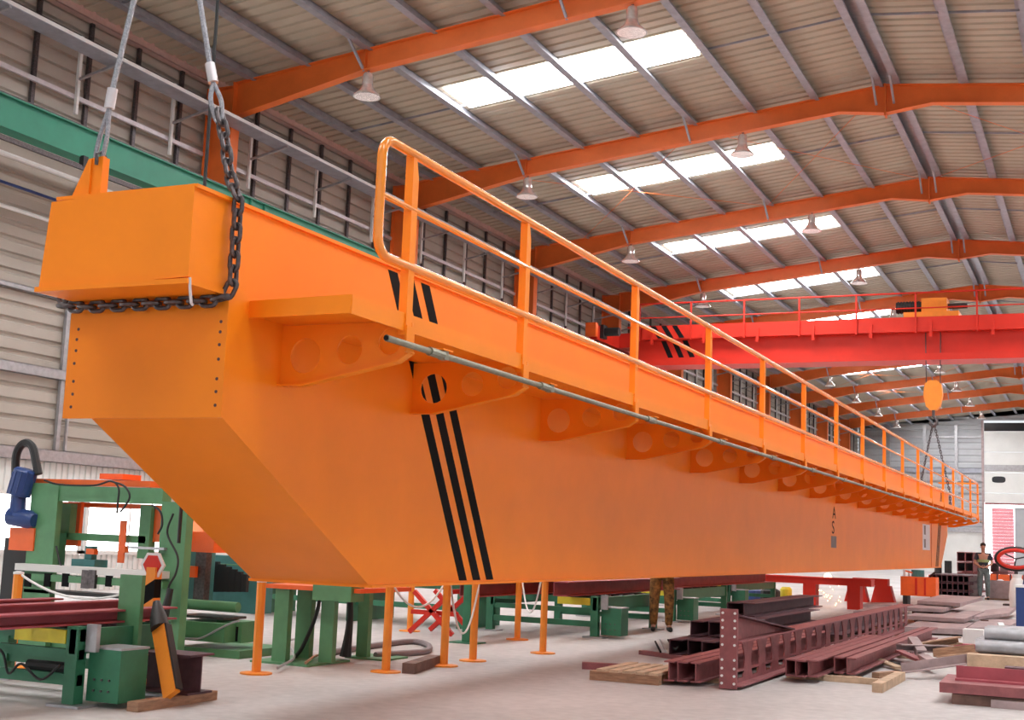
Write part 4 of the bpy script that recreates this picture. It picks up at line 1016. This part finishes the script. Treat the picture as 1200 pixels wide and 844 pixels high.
for i, (px, py, w_, h_, mt, lab) in enumerate(((925, 704, .5, .35, 'rubber', 'dark drum standing under the red beam'), (935, 705, .3, .4, 'yellow', 'yellow canister standing under the red beam'), (915, 700, .6, .3, 'blue', 'blue bin standing behind the red beam support'))):
    q = onz(px, py); solo(MB().lathe([(w_/2, 0), (w_/2, h_*.85), (w_/3, h_), (.03, h_)], (q.x, RYb + 1.2 + .5*i, 0), 12), 'canister', mt, lab, 'container')
# welding sparks
ws = thing('welding_sparks', 'glowing welding sparks beside the red beam under the girder', 'sparks', tuple(ony(971, 690, 33.0)))
random.seed(11)
sk = MB().lathe([(.004, -.012), (.012, 0), (.004, .012)], (0, 0, 0), 6).mesh('spark', 'spark')
c0 = ony(970, 676, 33.0)
inst('arc', MB().lathe([(.02, -.09), (.08, -.05), (.1, 0), (.07, .06), (.02, .09)], (0, 0, 0), 10).mesh('arc', 'spark'), ws, Matrix.Translation(c0))
for i in range(40):
    t = random.random(); q = c0 + Vector((random.gauss(.12, .28) * (t + .15), random.gauss(0, .2), -.75 * t))
    if q.z > .02: inst('spark', sk, ws, Matrix.Translation(q))
# orange cart with motor
g = onz(1076, 710); CYc = g.y
cart = thing('tool_cart', 'orange steel tool cart on dark feet between the plates and the bundles', 'cart', (g.x, g.y, 0))
part(MB().box(g.x - .45, g.x + .45, CYc, CYc + .7, .25, .75), 'box', 'orange_machine', cart)
part(MB().box(g.x - .08, g.x - .02, CYc - .02, CYc, .28, .72), 'box_rib', 'red', cart); part(MB().box(g.x + .15, g.x + .2, CYc - .02, CYc, .28, .72), 'box_rib', 'red', cart)
for xx in (-.4, .3): part(MB().box(g.x + xx, g.x + xx + .12, CYc + .05, CYc + .6, 0, .25), 'foot', 'rubber', cart)
part(MB().cyl((g.x - .05, CYc + .35, .75), (g.x - .05, CYc + .35, .93), .17, 12), 'motor', 'teal', cart)
part(MB().cyl((g.x - .38, CYc + .2, .75), (g.x - .38, CYc + .2, .93), .03, 6), 'handle_post', 'white', cart); part(MB().cyl((g.x - .3, CYc + .5, .75), (g.x - .3, CYc + .5, .93), .03, 6), 'handle_post', 'white', cart)
part(MB().bar((g.x - .38, CYc + .2, .90), (g.x - .05, CYc + .3, .82), .04, .04), 'handle', 'orange_machine', cart)
part(MB().tube([(g.x + .25, CYc + .3, .75), (g.x + .4, CYc + .2, .88), (g.x + .5, CYc + .3, .92)], .03, 6), 'lever', 'rubber', cart)
# bundles of dark sections in front of the gable
g0, g1 = onz(1089, 702), onz(1148, 702)
def bundle(x0, x1, y, z, nx, nz, h, L, lab, mt, grp):
    w_ = (x1 - x0) / nx
    for k in range(nz):
        for i in range(nx):
            beam('section_bundle', C_prof(h*.94, w_*.9, .03, .03), L, x0 + w_*(i + .5), y, z + k*h, mt, lab, 'steel beam', grp)
bundle(ony(1090, 690, 43.8).x, ony(1143, 690, 43.8).x - .05, 43.8, .0, 8, 3, .25, 4.0, 'dark section in the wide bundle beside the standing worker', 'maroon_dark', 'dark sections in the wide bundle')
bundle(ony(1121, 670, 52).x, ony(1149, 670, 52).x, 52, 0, 3, 4, .38, 4.0, 'purple section in the taller bundle behind the worker', 'maroon', 'purple sections in the tall bundle')
bundle(ony(1160, 670, 54).x, ony(1182, 670, 54).x, 54, 0, 2, 3, .38, 4.0, 'purple section in the low bundle before the pink shutter', 'maroon', 'purple sections before the pink shutter')
q = ony(1105, 665, 50)
rf = thing('red_rack', 'low red rack with dark rolls behind the far girder end', 'rack', (q.x, 50, 0))
part(MB().box(q.x - .5, q.x + .8, 50, 50.6, .5, .62), 'shelf', 'red', rf)
for xx in (-.4, .7): part(MB().box(q.x + xx - .05, q.x + xx + .05, 50, 50.6, 0, .5), 'leg', 'maroon_dark', rf)
for xx in (-.2, .15): part(MB().cyl((q.x + xx, 50.3, .62), (q.x + xx, 50.3, 1.15), .13, 10), 'roll', 'rubber', rf)
# orange trough with rags to the right of the worker
TYt = 44.6; a = ony(1158, 690, TYt); b = ony(1197, 676, TYt)
tg = thing('orange_trough', 'open orange steel trough with ribbed lining beside the standing worker', 'trough', (a.x, TYt, 0))
part(MB().prism([(TYt - .1, .05), (TYt + .7, .05), (TYt + .95, .8), (TYt + .9, .8), (TYt + .66, .1), (TYt - .06, .1), (TYt - .26, .62), (TYt - .32, .62)], 'x', a.x, b.x + .5), 'shell', 'rust_plate', tg)
part(MB().prism([(TYt + .655, .12), (TYt + .885, .8), (TYt + .86, .8), (TYt + .63, .12)], 'x', a.x, b.x + .5), 'lining', 'orange_machine', tg)
for i in range(4): part(MB().prism([(TYt + .6, .14), (TYt + .65, .14), (TYt + .87, .82), (TYt + .82, .82)], 'x', a.x + .2 + .4*i, a.x + .24 + .4*i), 'lining_rib', 'maroon_dark', tg)
solo(MB().box(a.x - .1, b.x + .3, TYt - .05, TYt + .6, 0, .05), 'trough_bearer', 'wood', 'flat timber bearer under the orange trough', 'timber')
def rag(c, sx, sy, sz, lab):
    mb = MB(); n1, n2 = 10, 7
    for i in range(n2):
        v = i/(n2-1); r = math.sin(PI*(.05 + .9*v))
        for k in range(n1):
            t = 2*PI*k/n1; m_ = 1 + .25*random.uniform(-1, 1)
            mb.v.append((c[0] + sx*r*math.cos(t)*m_, c[1] + sy*r*math.sin(t)*m_, c[2] + sz*v))
    for i in range(n2-1):
        for k in range(n1): mb.f.append((i*n1+k, i*n1+(k+1)%n1, (i+1)*n1+(k+1)%n1, (i+1)*n1+k))
    mb.f += [tuple(range(n1))[::-1], tuple(range((n2-1)*n1, n2*n1))]
    solo(mb, 'rag', 'white', lab, 'rag', smooth=True)
rag((a.x + .35, TYt + .3, .10), .3, .2, .55, 'crumpled white rag heaped inside the orange trough')
rag((a.x + 1.0, TYt + .25, .10), .2, .15, .42, 'small white rag near the middle of the orange trough')
# hose reel ring at right
q = ony(1186, 652, 40)
hr = thing('hose_reel', 'large red and black ring shaped hose reel on a stand', 'hose reel', (q.x, 40, 0))
for rr, r_, mt, yy in ((.40, .05, 'red', 39.92), (.44, .085, 'rubber', 40.06)):
    part(MB().tube([(q.x + .1 + rr*1.15*math.cos(2*PI*k/24), yy, 1.32 + rr*.62*math.sin(2*PI*k/24)) for k in range(24)], r_, 8, closed=True), 'ring', mt, hr, True)
part(MB().box(q.x + .05, q.x + .15, 40.0, 40.1, 0, .98), 'stand_post', 'chain_steel', hr); part(MB().box(q.x - .25, q.x + .45, 39.8, 40.3, 0, .05), 'stand_foot', 'chain_steel', hr)
for k in range(3): part(MB().bar((q.x + .1, 40.0, 1.32), (q.x + .1 + .42*math.cos(2.1*k + .4), 40.0, 1.32 + .26*math.sin(2.1*k + .4)), .04, .04), 'spoke', 'rubber', hr)
q = ony(1192, 690, 39); solo(MB().lathe([(.2, 0), (.22, .3), (.18, .7), (.12, .8), (.14, .9)], (q.x, 39, 0), 12), 'white_canister', 'white', 'white canister standing below the ring shaped hose reel', 'container', smooth=True)
q = ony(1198, 685, 37); solo(MB().lathe([(.2, 0), (.2, .5), (.1, .62), (.06, .9), (.05, 1.1)], (q.x + .1, 37, 0), 12), 'gas_bottle', 'blue', 'blue gas bottle beside the white canister and hose reel', 'gas bottle', smooth=True)

# ------------------------------------------------------------------ people
def skin_mesh(name, V, E, root, mt, extra=None):
    names = list(V); me = bpy.data.meshes.new(name)
    me.from_pydata([V[k][0] for k in names], [(names.index(a), names.index(b)) for a, b in E], [])
    o = bpy.data.objects.new(name, me); COL.objects.link(o)
    o.modifiers.new('s', 'SKIN'); sd = o.modifiers.new('d', 'SUBSURF'); sd.levels = 2; sd.render_levels = 2
    for i, k in enumerate(names):
        sv = me.skin_vertices[0].data[i]; r = V[k][1]
        sv.radius = r if isinstance(r, tuple) else (r, r); sv.use_root = (k == root)
    m2 = bpy.data.meshes.new_from_object(o.evaluated_get(bpy.context.evaluated_depsgraph_get()))
    bpy.data.objects.remove(o)
    if extra:
        bm = bmesh.new(); bm.from_mesh(m2); m3 = extra.mesh('x', mt); bm.from_mesh(m3); bm.to_mesh(m2); bm.free()
    m2.materials.clear(); m2.materials.append(MATS[mt]); m2.name = name
    m2.polygons.foreach_set('use_smooth', [True]*len(m2.polygons))
    return m2
def person(loc, rz, label, shirt, trousers, band=None):
    t = thing('person', label, 'person', (0, 0, 0))
    B = {'pelvis': ((0, 0, .95), (.14, .10)), 'spine': ((0, .0, 1.13), (.13, .09)), 'chest': ((0, .01, 1.33), (.16, .10)), 'neck': ((0, 0, 1.50), .052), 'jaw': ((0, -.03, 1.575), (.062, .07)), 'head': ((0, -.01, 1.66), (.078, .095)), 'crown': ((0, 0, 1.74), (.066, .08))}
    E = [('pelvis', 'spine'), ('spine', 'chest'), ('chest', 'neck'), ('neck', 'jaw'), ('jaw', 'head'), ('head', 'crown')]
    for n, s in (('l', -1), ('r', 1)):
        B['sh'+n] = ((s*.19, .01, 1.42), .058); B['el'+n] = ((s*.26, .0, 1.14), .043); B['wr'+n] = ((s*.085, -.21, 1.03), .028); B['pa'+n] = ((s*.03, -.25, 1.02), (.034, .02))
        B['hip'+n] = ((s*.09, 0, .90), .088); B['kn'+n] = ((s*.115, -.02 - .03*(s > 0), .50), .058); B['an'+n] = ((s*.12, .02, .09), .040); B['to'+n] = ((s*.14, -.14, .035), .034)
        E += [('chest', 'sh'+n), ('sh'+n, 'el'+n), ('el'+n, 'wr'+n), ('wr'+n, 'pa'+n), ('pelvis', 'hip'+n), ('hip'+n, 'kn'+n), ('kn'+n, 'an'+n), ('an'+n, 'to'+n)]
    ex = MB()
    for s in (-1, 1):
        for k in range(4):
            p = Vector((s*.028, -.265, 1.045 - .017*k)); L = (.06, .068, .064, .05)[k]
            ex.tube([p, p + Vector((-s*L*.5, -.012, -.004)), p + Vector((-s*L, .004, -.012))], .0085, 6)
        p = Vector((s*.045, -.25, 1.05)); ex.tube([p, p + Vector((-s*.02, -.015, .028)), p + Vector((-s*.035, -.018, .035))], .0095, 6)
        ex.lathe([(.004, -.02), (.022, 0), (.004, .02)], (s*.082, .005, 1.645), 8)
    ex.tube([(0, -.10, 1.67), (0, -.122, 1.635), (0, -.10, 1.622)], [.008, .015, .01], 6)
    link('body', skin_mesh('body', B, E, 'pelvis', 'skin', ex), t)
    g = lambda k, d: (B[k][0], tuple(x + d for x in B[k][1]) if isinstance(B[k][1], tuple) else B[k][1] + d)
    S = {k: g(k, .016) for k in ('spine', 'chest', 'shl', 'shr')}
    S['hem'] = ((0, 0, .93), (.165, .12)); S['col'] = ((0, .005, 1.47), .06)
    for n, s in (('l', -1), ('r', 1)): S['sl'+n] = ((s*.24, .0, 1.22), .062)
    link('shirt', skin_mesh('shirt', S, [('hem', 'spine'), ('spine', 'chest'), ('chest', 'col'), ('chest', 'shl'), ('chest', 'shr'), ('shl', 'sll'), ('shr', 'slr')], 'spine', shirt), t)
    if band: part(MB().lathe([(1.0, 0), (1.02, .045), (1.0, .09)], (0, 0, 0), 20), 'shirt_band', band, t).matrix_basis = Matrix.Translation((0, .008, 1.17)) @ Matrix.Diagonal((.185, .135, 1, 1))
    Tm = {'pelvis': g('pelvis', .018)}
    ET = []
    for n in 'lr':
        Tm['hip'+n] = g('hip'+n, .02); Tm['kn'+n] = g('kn'+n, .028); Tm['an'+n] = ((B['an'+n][0][0], .02, .07), .062); ET += [('pelvis', 'hip'+n), ('hip'+n, 'kn'+n), ('kn'+n, 'an'+n)]
    link('trousers', skin_mesh('trousers', Tm, ET, 'pelvis', trousers), t)
    for n, s in (('l', -1), ('r', 1)):
        link('shoe', skin_mesh('shoe', {'a': ((s*.12, .06, .05), .045), 'b': ((s*.13, -.06, .045), .046), 'c': ((s*.14, -.17, .035), .035)}, [('a', 'b'), ('b', 'c')], 'a', 'rubber'), t)
    hm_ = MB().lathe([(.088, 0), (.094, .05), (.082, .1), (.05, .13), (.01, .14)], (0, 0, 0), 16)
    part(hm_, 'hair', 'hair', t, True).matrix_basis = Matrix.Translation((0, .02, 1.675)) @ Matrix.Diagonal((1, 1.15, .85, 1))
    for s in (-1, 1): part(MB().lathe([(.003, -.008), (.011, 0), (.003, .008)], (s*.032, -.098, 1.665), 8), 'eye', 'black_paint', t)
    part(MB().box(-.025, .025, -.102, -.095, 1.592, 1.600), 'mouth', 'maroon', t)
    place(t, loc, rz)
    return t
g = onz(1153, 703); person((g.x, g.y, 0), .05, 'worker in dark shirt with green chest band standing with hands together', 'shirt_dark', 'jeans', 'shirt_band')
g = onz(772, 741); person((min(g.x, -6.42), g.y + .2, 0), .4, 'worker in brown camouflage clothes standing behind the girder', 'camo', 'camo')
